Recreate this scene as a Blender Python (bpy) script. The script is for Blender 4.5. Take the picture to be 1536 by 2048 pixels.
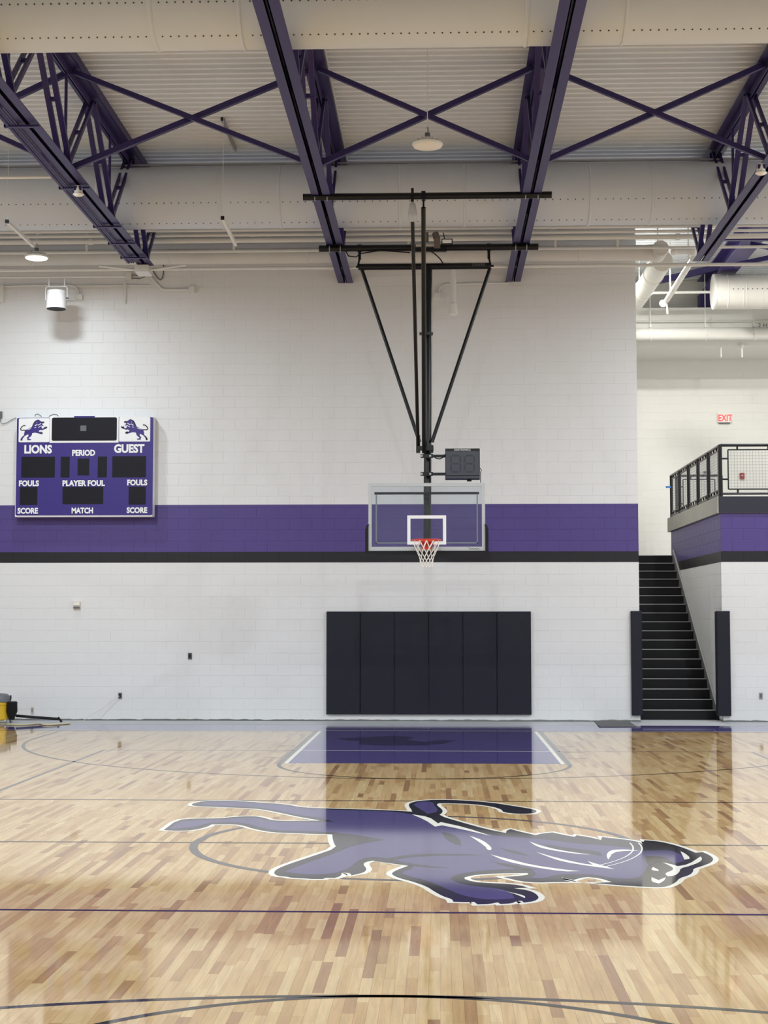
import bpy, bmesh, math, random
from mathutils import Vector, Matrix
from mathutils.geometry import tessellate_polygon
random.seed(7)
S = bpy.context.scene
COL = S.collection
for o in list(bpy.data.objects):
    bpy.data.objects.remove(o)

# ------------------------------------------------------------------ camera
F = 3130.0                      # focal length in pixels of the 1536 x 2048 frame
CAMP = Vector((0.215, 0.0, 1.83))
PITCH = math.atan(214.0 / F)
YAW = math.atan(113.0 / F)
cam = bpy.data.cameras.new('camera')
cam.sensor_fit = 'HORIZONTAL'
cam.sensor_width = 36.0
cam.lens = 36.0 * F / 1536.0
cam.clip_end = 200
camo = bpy.data.objects.new('camera', cam)
COL.objects.link(camo)
camo.location = CAMP
camo.rotation_euler = (math.pi / 2 + PITCH, 0, YAW)
S.camera = camo

# ------------------------------------------------------------------ world, exposure
w = bpy.data.worlds.new('world')
S.world = w
w.use_nodes = True
w.node_tree.nodes['Background'].inputs[0].default_value = (0.8, 0.85, 1.0, 1)
w.node_tree.nodes['Background'].inputs[1].default_value = 0.02
S.view_settings.view_transform = 'Standard'
S.view_settings.look = 'None'
S.view_settings.gamma = 1.0
S.view_settings.use_curve_mapping = False
S.view_settings.exposure = 0.62
S.cycles.use_denoising = True
S.cycles.adaptive_threshold = 0.015
S.cycles.max_bounces = 10
S.cycles.diffuse_bounces = 5
S.cycles.glossy_bounces = 4
S.cycles.transparent_max_bounces = 12
S.cycles.sample_clamp_indirect = 3.0
S.cycles.caustics_reflective = False
S.cycles.caustics_refractive = False

LAMP_W = 230.0                  # base power of the added, unseen high-bay lamps
LAMP_W_NEARWALL = 54.0
ALCOVE_W = 220.0

# camera rays, used to read real positions off the photograph at a known depth
_fw = Vector((-math.sin(YAW) * math.cos(PITCH), math.cos(YAW) * math.cos(PITCH), math.sin(PITCH)))
_rt = Vector((math.cos(YAW), math.sin(YAW), 0))
_up = _rt.cross(_fw)
def P(x, y, X=None, Y=None, Z=None):
    r = _fw * F + _rt * (x - 768.0) + _up * (1024.0 - y)
    if Z is not None: t = (Z - CAMP.z) / r.z
    elif Y is not None: t = (Y - CAMP.y) / r.y
    else: t = (X - CAMP.x) / r.x
    return CAMP + r * t
def proj(p):
    v = Vector(p) - CAMP
    z = v.dot(_fw)
    return 768 + F * v.dot(_rt) / z, 1024 - F * v.dot(_up) / z, z

# ------------------------------------------------------------------ materials
def lin(c):
    c = c / 255.0
    return c / 12.92 if c <= 0.04045 else ((c + 0.055) / 1.055) ** 2.4
def rgb(r, g, b): return (lin(r), lin(g), lin(b), 1.0)
MATS = {}
def mat(name, c, rough=0.5, metal=0.0, vary=0.06, scale=6.0, bump=0.0, spec=0.5, coat=0.0, emit=None, estr=0.0, stretch=None):
    m = bpy.data.materials.new(name)
    m.use_nodes = True
    nt = m.node_tree
    b = nt.nodes['Principled BSDF']
    tc = nt.nodes.new('ShaderNodeTexCoord')
    nz = nt.nodes.new('ShaderNodeTexNoise')
    nz.inputs['Scale'].default_value = scale
    nz.inputs['Detail'].default_value = 4
    if stretch:
        mp = nt.nodes.new('ShaderNodeMapping')
        mp.inputs['Scale'].default_value = stretch
        nt.links.new(tc.outputs['Object'], mp.inputs[0])
        nt.links.new(mp.outputs[0], nz.inputs['Vector'])
    else:
        nt.links.new(tc.outputs['Object'], nz.inputs['Vector'])
    mx = nt.nodes.new('ShaderNodeMix')
    mx.data_type = 'RGBA'
    mx.inputs[6].default_value = tuple(min(1, v * (1 - vary)) for v in c[:3]) + (1,)
    mx.inputs[7].default_value = tuple(min(1, v * (1 + vary)) for v in c[:3]) + (1,)
    nt.links.new(nz.outputs['Fac'], mx.inputs[0])
    nt.links.new(mx.outputs[2], b.inputs['Base Color'])
    b.inputs['Roughness'].default_value = rough
    b.inputs['Metallic'].default_value = metal
    b.inputs['Specular IOR Level'].default_value = spec
    b.inputs['Coat Weight'].default_value = coat
    if bump:
        bp = nt.nodes.new('ShaderNodeBump')
        bp.inputs['Strength'].default_value = bump
        bp.inputs['Distance'].default_value = 0.01
        nt.links.new(nz.outputs['Fac'], bp.inputs['Height'])
        nt.links.new(bp.outputs[0], b.inputs['Normal'])
    if emit:
        b.inputs['Emission Color'].default_value = emit
        b.inputs['Emission Strength'].default_value = estr
    MATS[name] = m
    return m

Z_BLACK, Z_PURPLE, Z_WHITE = 2.838, 3.043, 3.868      # painted stripe heights on the block walls
PURPLE = rgb(80, 66, 130)
def wall_paint(name, white, striped=True):
    """painted concrete block: white, with a black and a purple stripe at fixed heights, scuffs along the floor"""
    m = bpy.data.materials.new(name)
    m.use_nodes = True
    nt = m.node_tree
    b = nt.nodes['Principled BSDF']
    b.inputs['Roughness'].default_value = 0.42
    b.inputs['Specular IOR Level'].default_value = 0.35
    g = nt.nodes.new('ShaderNodeNewGeometry')
    sp = nt.nodes.new('ShaderNodeSeparateXYZ')
    nt.links.new(g.outputs['Position'], sp.inputs[0])
    dv = nt.nodes.new('ShaderNodeMath'); dv.operation = 'DIVIDE'; dv.inputs[1].default_value = 10.0
    nt.links.new(sp.outputs['Z'], dv.inputs[0])
    cr = nt.nodes.new('ShaderNodeValToRGB')
    cr.color_ramp.interpolation = 'CONSTANT'
    e = cr.color_ramp.elements
    e[0].position = 0; e[0].color = white
    if striped:
        e[1].position = Z_BLACK / 10; e[1].color = rgb(30, 28, 33)
        n = e.new(Z_PURPLE / 10); n.color = PURPLE
        n = e.new(Z_WHITE / 10); n.color = white
    else:
        e[1].position = 0.9; e[1].color = white
    nt.links.new(dv.outputs[0], cr.inputs[0])
    nz = nt.nodes.new('ShaderNodeTexNoise')
    nz.inputs['Scale'].default_value = 3.0
    nz.inputs['Detail'].default_value = 6
    nt.links.new(g.outputs['Position'], nz.inputs['Vector'])
    # scuffed unfinished strip at the very foot of the wall
    nz2 = nt.nodes.new('ShaderNodeTexNoise'); nz2.inputs['Scale'].default_value = 4.5; nz2.inputs['Detail'].default_value = 5
    nt.links.new(g.outputs['Position'], nz2.inputs['Vector'])
    ml = nt.nodes.new('ShaderNodeMath'); ml.operation = 'MULTIPLY'; ml.inputs[1].default_value = 0.055
    nt.links.new(nz2.outputs['Fac'], ml.inputs[0])
    lt = nt.nodes.new('ShaderNodeMath'); lt.operation = 'LESS_THAN'
    nt.links.new(sp.outputs['Z'], lt.inputs[0]); nt.links.new(ml.outputs[0], lt.inputs[1])
    mx = nt.nodes.new('ShaderNodeMix'); mx.data_type = 'RGBA'
    nt.links.new(lt.outputs[0], mx.inputs[0])
    nt.links.new(cr.outputs[0], mx.inputs[6])
    mx.inputs[7].default_value = rgb(120, 122, 118)
    nt.links.new(mx.outputs[2], b.inputs['Base Color'])
    bp = nt.nodes.new('ShaderNodeBump'); bp.inputs['Strength'].default_value = 0.12; bp.inputs['Distance'].default_value = 0.01
    nz3 = nt.nodes.new('ShaderNodeTexNoise'); nz3.inputs['Scale'].default_value = 45
    nt.links.new(g.outputs['Position'], nz3.inputs['Vector'])
    nt.links.new(nz3.outputs['Fac'], bp.inputs['Height'])
    nt.links.new(bp.outputs[0], b.inputs['Normal'])
    MATS[name] = m
    return m

WHITE = rgb(226, 226, 226)
M_WALL = wall_paint('painted_block', WHITE)
M_WALLW = wall_paint('painted_block_plain', rgb(232, 231, 226), False)
M_DECK = mat('deck_white', rgb(236, 239, 243), 0.5, vary=0.03)
M_DUCT = mat('duct_fabric', rgb(208, 214, 222), 0.75, vary=0.05, scale=1.5, bump=0.08)
M_DUCTW = mat('duct_wrap_white', rgb(220, 218, 212), 0.6, vary=0.05, scale=2, bump=0.1)
M_PIPE = mat('pipe_white', rgb(226, 225, 220), 0.42, vary=0.03)
M_TRUSS = mat('truss_purple', rgb(54, 45, 96), 0.42, vary=0.08, spec=0.3)
M_BLACK = mat('black_steel', rgb(14, 14, 17), 0.3, vary=0.1, spec=0.35)
M_RUBBER = mat('black_rubber', rgb(18, 18, 21), 0.6, spec=0.3)
M_PAD = mat('pad_vinyl', rgb(31, 32, 43), 0.5, vary=0.06, scale=30, bump=0.02, spec=0.25)
M_STEEL = mat('galvanised', rgb(170, 170, 170), 0.4, 0.7)
M_ALU = mat('frame_aluminium', rgb(184, 186, 189), 0.4, 0.2)
M_CONC = mat('concrete', rgb(158, 156, 150), 0.75, vary=0.12, scale=4)
M_CONCF = mat('concrete_floor', rgb(176, 178, 182), 0.45, vary=0.1, scale=2)
M_DARK = mat('slab_dark_paint', rgb(46, 46, 57), 0.5, spec=0.3)
M_STAIR = mat('stair_black', rgb(13, 13, 16), 0.5, spec=0.3)
M_NOSE = mat('nosing_metal', rgb(185, 185, 188), 0.4, 0.3)
M_STRING = mat('stringer_grey', rgb(120, 120, 120), 0.5)
M_ORANGE = mat('rim_red', rgb(214, 62, 48), 0.35)
M_NET = mat('net_white', rgb(238, 234, 226), 0.8)
M_WHITE = mat('print_white', rgb(236, 236, 238), 0.45)
M_SCORE = mat('score_purple', rgb(58, 45, 124), 0.4, spec=0.3)
M_SCREEN = mat('score_screen', rgb(22, 21, 30), 0.5, spec=0.2, scale=60, vary=0.2)
M_CLOCK = mat('clock_grey', rgb(66, 68, 80), 0.5, vary=0.08)
M_YELLOW = mat('tank_yellow', rgb(222, 178, 40), 0.4)
M_CORD = mat('cord_yellow', rgb(206, 192, 140), 0.6)
M_GREY = mat('grey_plastic', rgb(96, 98, 102), 0.5)
M_RED = mat('alarm_red', rgb(150, 34, 40), 0.4)
M_BLUE = mat('tape_blue', rgb(40, 110, 180), 0.5)
M_BEIGE = mat('device_beige', rgb(214, 206, 190), 0.5)
M_MAT = mat('floor_mat', rgb(92, 92, 94), 0.8, scale=40, vary=0.15)
M_PLASTIC = mat('wrap_plastic', rgb(190, 190, 192), 0.25, bump=0.5, scale=30)
M_RUST = mat('motor_iron', rgb(110, 98, 92), 0.55, 0.3)
M_LENSOFF = mat('lens_off', rgb(238, 234, 226), 0.3)
M_LENSON = mat('lens_on', rgb(255, 255, 255), 0.3, emit=(1, 0.98, 0.94, 1), estr=2.5)
M_EXIT = mat('exit_red', rgb(230, 60, 70), 0.4, emit=rgb(255, 60, 70), estr=0.35)
for m_ in (M_LENSON, M_EXIT): m_.cycles.emission_sampling = 'NONE'   # the lamps' own area lights carry the light
M_DOT = mat('nozzle_dark', rgb(66, 60, 58), 0.8)

def floor_gloss(b, nt, rough=0.055):
    b.inputs['Roughness'].default_value = rough
    b.inputs['IOR'].default_value = 1.6
    b.inputs['Specular IOR Level'].default_value = 0.5
def paint(name, c, vary=0.05):
    m = mat(name, c, 0.055, vary=vary, scale=2.0)
    m.node_tree.nodes['Principled BSDF'].inputs['IOR'].default_value = 1.6
    return m
M_LPURPLE = paint('court_purple', rgb(76, 66, 122))
M_LDARK = paint('court_line_dark', rgb(24, 20, 28))
M_LBLACK = paint('lion_black', rgb(34, 32, 42))
M_LGREY = paint('court_line_grey', rgb(84, 80, 82))
M_LWHITE = paint('court_white', rgb(236, 232, 220), 0.02)
M_LLION = paint('lion_purple', rgb(74, 67, 112), 0.14)
M_LKEYD = paint('key_lion_dark', rgb(46, 40, 78))

def wood_mat():
    m = bpy.data.materials.new('maple_plank')
    m.use_nodes = True
    nt = m.node_tree
    b = nt.nodes['Principled BSDF']
    floor_gloss(b, nt)
    at = nt.nodes.new('ShaderNodeAttribute'); at.attribute_name = 'tone'
    cr = nt.nodes.new('ShaderNodeValToRGB')
    e = cr.color_ramp.elements
    e[0].position = 0.0; e[0].color = rgb(146, 108, 74)
    e[1].position = 1.0; e[1].color = rgb(206, 178, 132)
    for p, c in ((0.12, (164, 126, 88)), (0.3, (180, 144, 98)), (0.6, (194, 160, 112))):
        n = e.new(p); n.color = rgb(*c)
    nt.links.new(at.outputs['Fac'], cr.inputs[0])
    g = nt.nodes.new('ShaderNodeNewGeometry')
    mp = nt.nodes.new('ShaderNodeMapping'); mp.inputs['Scale'].default_value = (26, 1.6, 1)
    nt.links.new(g.outputs['Position'], mp.inputs[0])
    nz = nt.nodes.new('ShaderNodeTexNoise'); nz.inputs['Scale'].default_value = 1.6; nz.inputs['Detail'].default_value = 5
    nz.inputs['Distortion'].default_value = 0.6
    nt.links.new(mp.outputs[0], nz.inputs['Vector'])
    mr = nt.nodes.new('ShaderNodeMapRange')
    mr.inputs['From Min'].default_value = 0.3; mr.inputs['From Max'].default_value = 0.7
    mr.inputs['To Min'].default_value = 0.84; mr.inputs['To Max'].default_value = 1.08
    nt.links.new(nz.outputs['Fac'], mr.inputs[0])
    mx = nt.nodes.new('ShaderNodeMix'); mx.data_type = 'RGBA'; mx.blend_type = 'MULTIPLY'
    mx.inputs[0].default_value = 1.0
    nt.links.new(cr.outputs[0], mx.inputs[6]); nt.links.new(mr.outputs[0], mx.inputs[7])
    nt.links.new(mx.outputs[2], b.inputs['Base Color'])
    MATS['wood'] = m
    return m
M_WOOD = wood_mat()
M_WOODE = mat('maple_edge', rgb(120, 92, 62), 0.95, spec=0.0)

def glass_mat():
    m = bpy.data.materials.new('backboard_glass')
    m.use_nodes = True
    nt = m.node_tree
    for n in list(nt.nodes): nt.nodes.remove(n)
    out = nt.nodes.new('ShaderNodeOutputMaterial')
    tr = nt.nodes.new('ShaderNodeBsdfTransparent'); tr.inputs[0].default_value = (0.90, 0.93, 0.95, 1)
    gl = nt.nodes.new('ShaderNodeBsdfGlossy'); gl.inputs['Roughness'].default_value = 0.02
    gl.inputs['Color'].default_value = (0.9, 0.93, 1.0, 1)
    fr = nt.nodes.new('ShaderNodeFresnel'); fr.inputs['IOR'].default_value = 1.52
    mx = nt.nodes.new('ShaderNodeMixShader')
    nt.links.new(fr.outputs[0], mx.inputs[0]); nt.links.new(tr.outputs[0], mx.inputs[1]); nt.links.new(gl.outputs[0], mx.inputs[2])
    nt.links.new(mx.outputs[0], out.inputs[0])
    return m
M_GLASS = glass_mat()

# ------------------------------------------------------------------ mesh helpers
ROOT = {}          # world position of each empty
def V(*a): return Vector(a)
class MB:
    def __init__(s): s.v = []; s.f = []
    def add(s, vs, fs):
        k = len(s.v)
        s.v += [Vector(q) for q in vs]
        s.f += [tuple(i + k for i in f) for f in fs]
        return s
    def box(s, a, b):
        x0, y0, z0 = (min(a[i], b[i]) for i in range(3)); x1, y1, z1 = (max(a[i], b[i]) for i in range(3))
        return s.add([(x0,y0,z0),(x1,y0,z0),(x1,y1,z0),(x0,y1,z0),(x0,y0,z1),(x1,y0,z1),(x1,y1,z1),(x0,y1,z1)],
                     [(3,2,1,0),(4,5,6,7),(0,1,5,4),(1,2,6,5),(2,3,7,6),(3,0,4,7)])
    def bar(s, p, q, wd, dp, side=(1, 0, 0)):
        """rectangular bar from p to q; wd along `side`, dp across"""
        p, q = Vector(p), Vector(q)
        d = (q - p).normalized()
        sd = Vector(side); sd = (sd - d * sd.dot(d)).normalized()
        o = d.cross(sd)
        a, b = sd * wd / 2, o * dp / 2
        return s.add([p-a-b, p+a-b, p+a+b, p-a+b, q-a-b, q+a-b, q+a+b, q-a+b],
                     [(3,2,1,0),(4,5,6,7),(0,1,5,4),(1,2,6,5),(2,3,7,6),(3,0,4,7)])
    def cyl(s, p, q, r, n=16, r2=None, caps=True):
        p, q = Vector(p), Vector(q)
        r2 = r if r2 is None else r2
        d = (q - p).normalized()
        u = d.orthogonal().normalized(); w_ = d.cross(u)
        vs = []
        for c, rr in ((p, r), (q, r2)):
            for i in range(n):
                a = 2 * math.pi * i / n
                vs.append(c + (u * math.cos(a) + w_ * math.sin(a)) * rr)
        fs = [(i, (i+1) % n, n + (i+1) % n, n + i) for i in range(n)]
        if caps: fs += [tuple(range(n - 1, -1, -1)), tuple(range(n, 2*n))]
        return s.add(vs, fs)
    def tube(s, pts, r, n=8, closed=False):
        pts = [Vector(p) for p in pts]
        m = len(pts)
        vs, fs = [], []
        ref = None
        for i, p in enumerate(pts):
            if closed: d = pts[(i+1) % m] - pts[i-1]
            else: d = pts[min(i+1, m-1)] - pts[max(i-1, 0)]
            d.normalize()
            if ref is None: ref = d.orthogonal().normalized()
            u = (ref - d * ref.dot(d)).normalized(); ref = u
            w_ = d.cross(u)
            for k in range(n):
                a = 2 * math.pi * k / n
                vs.append(p + (u * math.cos(a) + w_ * math.sin(a)) * r)
        for i in range(m if closed else m - 1):
            j = (i + 1) % m
            for k in range(n):
                k2 = (k + 1) % n
                fs.append((i*n+k, i*n+k2, j*n+k2, j*n+k))
        if not closed:
            fs += [tuple(range(n-1, -1, -1)), tuple((m-1)*n + k for k in range(n))]
        return s.add(vs, fs)
    def lathe(s, c, axis, prof, n=24):
        """prof: (distance along axis, radius)"""
        c = Vector(c); d = Vector(axis).normalized()
        u = d.orthogonal().normalized(); w_ = d.cross(u)
        vs, fs = [], []
        for h, r in prof:
            for i in range(n):
                a = 2*math.pi*i/n
                vs.append(c + d*h + (u*math.cos(a) + w_*math.sin(a))*max(r, 1e-4))
        for k in range(len(prof)-1):
            for i in range(n):
                j = (i+1) % n
                fs.append((k*n+i, k*n+j, (k+1)*n+j, (k+1)*n+i))
        fs += [tuple(range(n-1, -1, -1)), tuple((len(prof)-1)*n+i for i in range(n))]
        return s.add(vs, fs)
    def poly(s, pts, normal, thick=0.0):
        """filled (maybe concave) flat polygon, optionally with thickness behind it"""
        pts = [Vector(p) for p in pts]
        nrm = Vector(normal)
        tris = tessellate_polygon([pts])
        out = []
        for t in tris:
            a, b, c = (pts[i] for i in t)
            if (b-a).cross(c-a).dot(nrm) < 0: t = (t[0], t[2], t[1])
            out.append(tuple(t))
        n = len(pts)
        if not thick: return s.add(pts, out)
        back = [p - nrm * thick for p in pts]
        fs = out + [tuple(n + i for i in reversed(t)) for t in out]
        fs += [(i, (i+1) % n, n+(i+1) % n, n+i) for i in range(n)]
        return s.add(pts + back, fs)
    def build(s, name, m, parent=None, smooth=False, fix=True):
        me = bpy.data.meshes.new(name)
        if parent is None:
            lo = [min(v[i] for v in s.v) for i in range(3)]; hi = [max(v[i] for v in s.v) for i in range(3)]
            L = Vector(((lo[0]+hi[0])/2, (lo[1]+hi[1])/2, lo[2]))
        else:
            L = ROOT[parent.name]
        me.from_pydata([v - L for v in s.v], [], s.f)
        if fix:
            bm = bmesh.new(); bm.from_mesh(me)
            bmesh.ops.recalc_face_normals(bm, faces=bm.faces[:])
            bm.to_mesh(me); bm.free()
        me.materials.append(m)
        if smooth:
            for p in me.polygons: p.use_smooth = True
            try:
                me.set_sharp_from_angle(angle=math.radians(40))
            except Exception: pass
        o = bpy.data.objects.new(name, me)
        COL.objects.link(o)
        if parent is None: o.location = L
        else: o.parent = parent
        ROOT[o.name] = L
        return o
def thing(name, label, cat, loc, group=None):
    o = bpy.data.objects.new(name, None)
    o.empty_display_size = 0.2
    COL.objects.link(o)
    o.location = loc
    o['label'] = label; o['category'] = cat
    if group: o['group'] = group
    ROOT[o.name] = Vector(loc)
    return o
def tag(o, label, cat, group=None):
    o['label'] = label; o['category'] = cat
    if group: o['group'] = group
    return o
def struct(o, label=None):
    o['kind'] = 'structure'
    if label: o['label'] = label
    return o
def link_part(name, me, loc, parent):
    o = bpy.data.objects.new(name, me)
    COL.objects.link(o)
    o.parent = parent
    o.location = Vector(loc) - ROOT[parent.name]
    return o
def text(s, size, center, parent, m, right=(1,0,0), up=(0,0,1), squash=1.0, bold=0.0, depth=0.003, name='lettering', shear=0.0):
    cu = bpy.data.curves.new('t', 'FONT')
    cu.body = s; cu.align_x = 'CENTER'; cu.align_y = 'CENTER'
    cu.size = 1.0; cu.offset = bold; cu.shear = shear; cu.resolution_u = 3
    to = bpy.data.objects.new('t', cu)
    COL.objects.link(to)
    dg = bpy.context.evaluated_depsgraph_get()
    me = to.evaluated_get(dg).to_mesh()
    r, u = Vector(right), Vector(up)
    nrm = r.cross(u)
    vs = [(v.co.x, v.co.y) for v in me.vertices]
    fs = [tuple(p.vertices) for p in me.polygons]
    to.evaluated_get(dg).to_mesh_clear()
    bpy.data.objects.remove(to); bpy.data.curves.remove(cu)
    x0, x1 = min(v[0] for v in vs), max(v[0] for v in vs); y0, y1 = min(v[1] for v in vs), max(v[1] for v in vs)
    k = size / (y1 - y0)                       # size = cap height
    c = Vector(center)
    mb = MB()
    front = [c + r*((x-(x0+x1)/2)*k*squash) + u*((y-(y0+y1)/2)*k) + nrm*depth for x, y in vs]
    mb.add(front, fs)
    return mb.build(name, m, parent, fix=False)

# ------------------------------------------------------------------ room dimensions
WY = 28.30          # face of the end wall
XL, XR = -10.5, 10.5
YN = -4.0           # wall behind the camera
ZC = 9.55           # underside of the roof deck
XO = 3.78           # right end of the end wall, the stairs start here
XC = 5.25           # face of the stair side wall
YB = 37.0           # back wall of the upper hall
YS = 34.45          # back end of the gallery slab
Z_SLAB0, Z_SLAB1 = 3.73, 4.03
CW, CH, JT = 0.4064, 0.2032, 0.003     # block module and joint
BASE_Y, CEN_Y = 25.73, 12.93           # far baseline, centre line
HOOP_Y = BASE_Y - 1.60
Z0 = Z_BLACK - 14 * CH

# ------------------------------------------------------------------ block walls
def block_mesh(name, wd, ht, m, axis):
    t, g = 0.03, JT / 2
    mb = MB()
    c = 0.003
    # bevelled face towards -Y (axis 'y') or -X (axis 'x')
    f0 = [(g, 0, g+c), (g+c, 0, g), (wd-g-c, 0, g), (wd-g, 0, g+c), (wd-g, 0, ht-g-c), (wd-g-c, 0, ht-g), (g+c, 0, ht-g), (g, 0, ht-g-c)]
    inner = [(g+c, -0.0, g+c), (wd-g-c, 0, g+c), (wd-g-c, 0, ht-g-c), (g+c, 0, ht-g-c)]
    outer = [(g, 0.0011, g), (wd-g, 0.0011, g), (wd-g, 0.0011, ht-g), (g, 0.0011, ht-g)]
    back = [(g, t, g), (wd-g, t, g), (wd-g, t, ht-g), (g, t, ht-g)]
    vs = inner + outer + back
    fs = [(0,1,2,3)] + [(4+i, 4+(i+1)%4, (i+1)%4, i) for i in range(4)] + [(8+i, 8+(i+1)%4, 4+(i+1)%4, 4+i) for i in range(4)]
    if axis == 'x': vs = [(y, -x, z) for x, y, z in vs]
    me = bpy.data.meshes.new(name)
    me.from_pydata(vs, [], fs)
    me.materials.append(m)
    return me, vs, fs
def block_wall(backing, m, axis, face, a0, a1, z_top, pick, start=0, sgn=-1, z_from=-1, z_max_course=99, zfun=None):
    """lay blocks in running bond on a wall from a0 (the visible end) to a1; pick(course, u, z) says which are single parts.
    face = y (axis 'y') or x (axis 'x') of the finished face"""
    full, fv, ff = block_mesh('block', CW, CH, m, axis)
    rest = MB()
    cache = {}
    n = 0
    for k in range(-1, int(z_top / CH) + 2):
        z = Z0 + k * CH
        zb, zt = max(z, 0.0), min(z + CH, z_top)
        if zt - zb < 0.03: continue
        u = a0
        first = True
        while (u - a1) * sgn < -1e-6:
            ln = CW / 2 if (first and k % 2) else CW
            first = False
            v2 = u + sgn * ln
            if (v2 - a1) * sgn > 0: v2 = a1; ln = abs(a1 - u)
            if ln < 0.03: break
            lo = min(u, v2)
            key = (round(ln, 3), round(zt - zb, 3))
            if key not in cache: cache[key] = block_mesh('block', ln, zt - zb, m, axis)
            me, vs, fs = cache[key]
            if axis == 'y': org = Vector((lo, face, zb))
            else: org = Vector((face, max(u, v2), zb))
            if zfun and not zfun(lo, lo + ln, zb, zt):
                u = v2; continue
            if n < 300 and pick(k, lo + ln/2, (zb+zt)/2):
                link_part('block', me, org, backing); n += 1
            else:
                rest.add([Vector(q) + org for q in vs], fs)
            u = v2
    if rest.v:
        o = rest.build('block_courses', m, backing, fix=False)
        o['kind'] = 'stuff'
    return n

mb = MB().box((XL, WY + 0.004, 0), (XO, WY + 0.35, ZC + 0.1))
wall_back = struct(mb.build('wall_back', M_WALL), 'white painted concrete block end wall with purple and black stripe')
block_wall(wall_back, M_WALL, 'y', WY, XO, XL, ZC, lambda k, u, z: 9 <= k <= 18 and u > -7.95)

mb = MB().box((XC + 0.004, WY + 0.25, 0), (XC + 0.3, YS - 0.1, Z_SLAB0))
wall_stair = struct(mb.build('wall_stair_side', M_WALL), 'striped block side wall rising beside the black stairs')
def stair_line(y): return (y - 28.85) / 0.298 * 0.1778 if y > 28.85 else 0
block_wall(wall_stair, M_WALL, 'x', XC, WY + 0.2 - 0.2, YS - 0.1, Z_SLAB0, lambda k, u, z: True, sgn=1,
           zfun=lambda y0, y1, z0, z1: z1 > stair_line(y0) - 0.3)
mb = MB().box((XC + 0.02, WY + 0.004, 0), (XR, WY + 0.3, Z_SLAB0))
wall_low = struct(mb.build('wall_gallery_front', M_WALL), 'striped block wall below the gallery, right of the stairs')
block_wall(wall_low, M_WALL, 'y', WY, XC, XR, Z_SLAB0, lambda k, u, z: u < 6.8, sgn=1)
mb = MB().box((XO - 0.25, YB + 0.004, 0), (XR, YB + 0.2, ZC + 0.1))
wall_hall = struct(mb.build('wall_hall_back', M_WALLW), 'white block back wall of the upper hall behind the railing')
block_wall(wall_hall, M_WALLW, 'y', YB, XO - 0.25, XR, 8.0, lambda k, u, z: 3.0 < z and u < 7.2, sgn=1)
# plain remaining shell
struct(MB().box((XO - 0.26, WY + 0.35, 0), (XO, YB, ZC + 0.1)).build('wall_stair_left', M_WALLW), 'white wall closing the stairwell on its left')
struct(MB().box((XL - 0.2, YN, 0), (XL, WY + 0.35, ZC + 0.1)).build('wall_left', M_WALL), 'white striped side wall on the left')
struct(MB().box((XR, YN, 0), (XR + 0.2, YB, ZC + 0.1)).build('wall_right', M_WALL), 'white striped side wall on the right')
struct(MB().box((XL, YN - 0.2, 0), (XR, YN, ZC + 0.1)).build('wall_front', M_WALL), 'white striped wall behind the photographer')

# ------------------------------------------------------------------ roof deck (ribs run across the hall)
def deck(name, x0, x1, y0, y1, z, label):
    mb = MB()
    pitch = 0.2032
    ys = []
    y = y0
    while y < y1:
        ys += [(y, z), (y + 0.066, z), (y + 0.052, z + 0.076), (y + 0.2172, z + 0.076)]
        y += pitch
    ys.append((y, z))
    vs = []
    for yy, zz in ys: vs += [(x0, yy, zz), (x1, yy, zz)]
    fs = [(2*i, 2*i+1, 2*i+3, 2*i+2) for i in range(len(ys)-1)]
    mb.add(vs, fs)
    n = len(mb.v)
    mb.box((x0, y0, z + 0.09), (x1, y1 + 0.1, z + 0.13))
    return struct(mb.build(name, M_DECK, fix=False), label)
deck('ceiling', XL, XR, YN, YB, ZC, 'white ribbed steel roof deck')

# ------------------------------------------------------------------ floor: maple planks, concrete margin
WOOD_Y1 = 27.25
floor = struct(MB().box((XL, YN, -0.2), (XR, YB, -0.02)).build('floor', M_CONC), 'glossy maple gym floor')
PW = 0.0572
rest = MB(); rest_tone = []
cands = []
PX0, PX1, PY0, PY1 = -9.0, 8.6, 4.5, BASE_Y
ncol = int((PX1 - PX0) / PW)
for i in range(ncol):
    x = PX0 + i * PW
    y = PY0 - random.random() * 0.9
    while y < PY1:
        ln = random.choice((0.3, 0.42, 0.55, 0.7, 0.85, 1.0, 1.25)) * random.uniform(0.9, 1.15)
        y0, y1 = max(y, PY0), min(y + ln, PY1)
        y += ln
        if y1 - y0 < 0.02: continue
        t = random.random()
        if t < 0.085: tone = random.uniform(0.0, 0.18)
        elif t < 0.26: tone = random.uniform(0.18, 0.45)
        else: tone = random.uniform(0.5, 1.0)
        jl, jr = random.uniform(-2.5e-5, 2.5e-5), random.uniform(-2.5e-5, 2.5e-5)
        g = 0.0003
        vs = [(x+g, y0+g, jl), (x+PW-g, y0+g, jr), (x+PW-g, y1-g, jr), (x+g, y1-g, jl)]
        vs += [(a, b, -0.019) for a, b, c in vs]
        fs = [(0,1,2,3), (4,5,1,0), (5,6,2,1), (6,7,3,2), (7,4,0,3)]
        px, py, _ = proj((x + PW/2, (y0+y1)/2, 0))
        area = (y1-y0) / max(_, 1) ** 3
        vis = -10 < px < 1546 and py < 2060
        cands.append((area if vis else 0, vs, fs, tone))
cands.sort(key=lambda c: -c[0])
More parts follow.
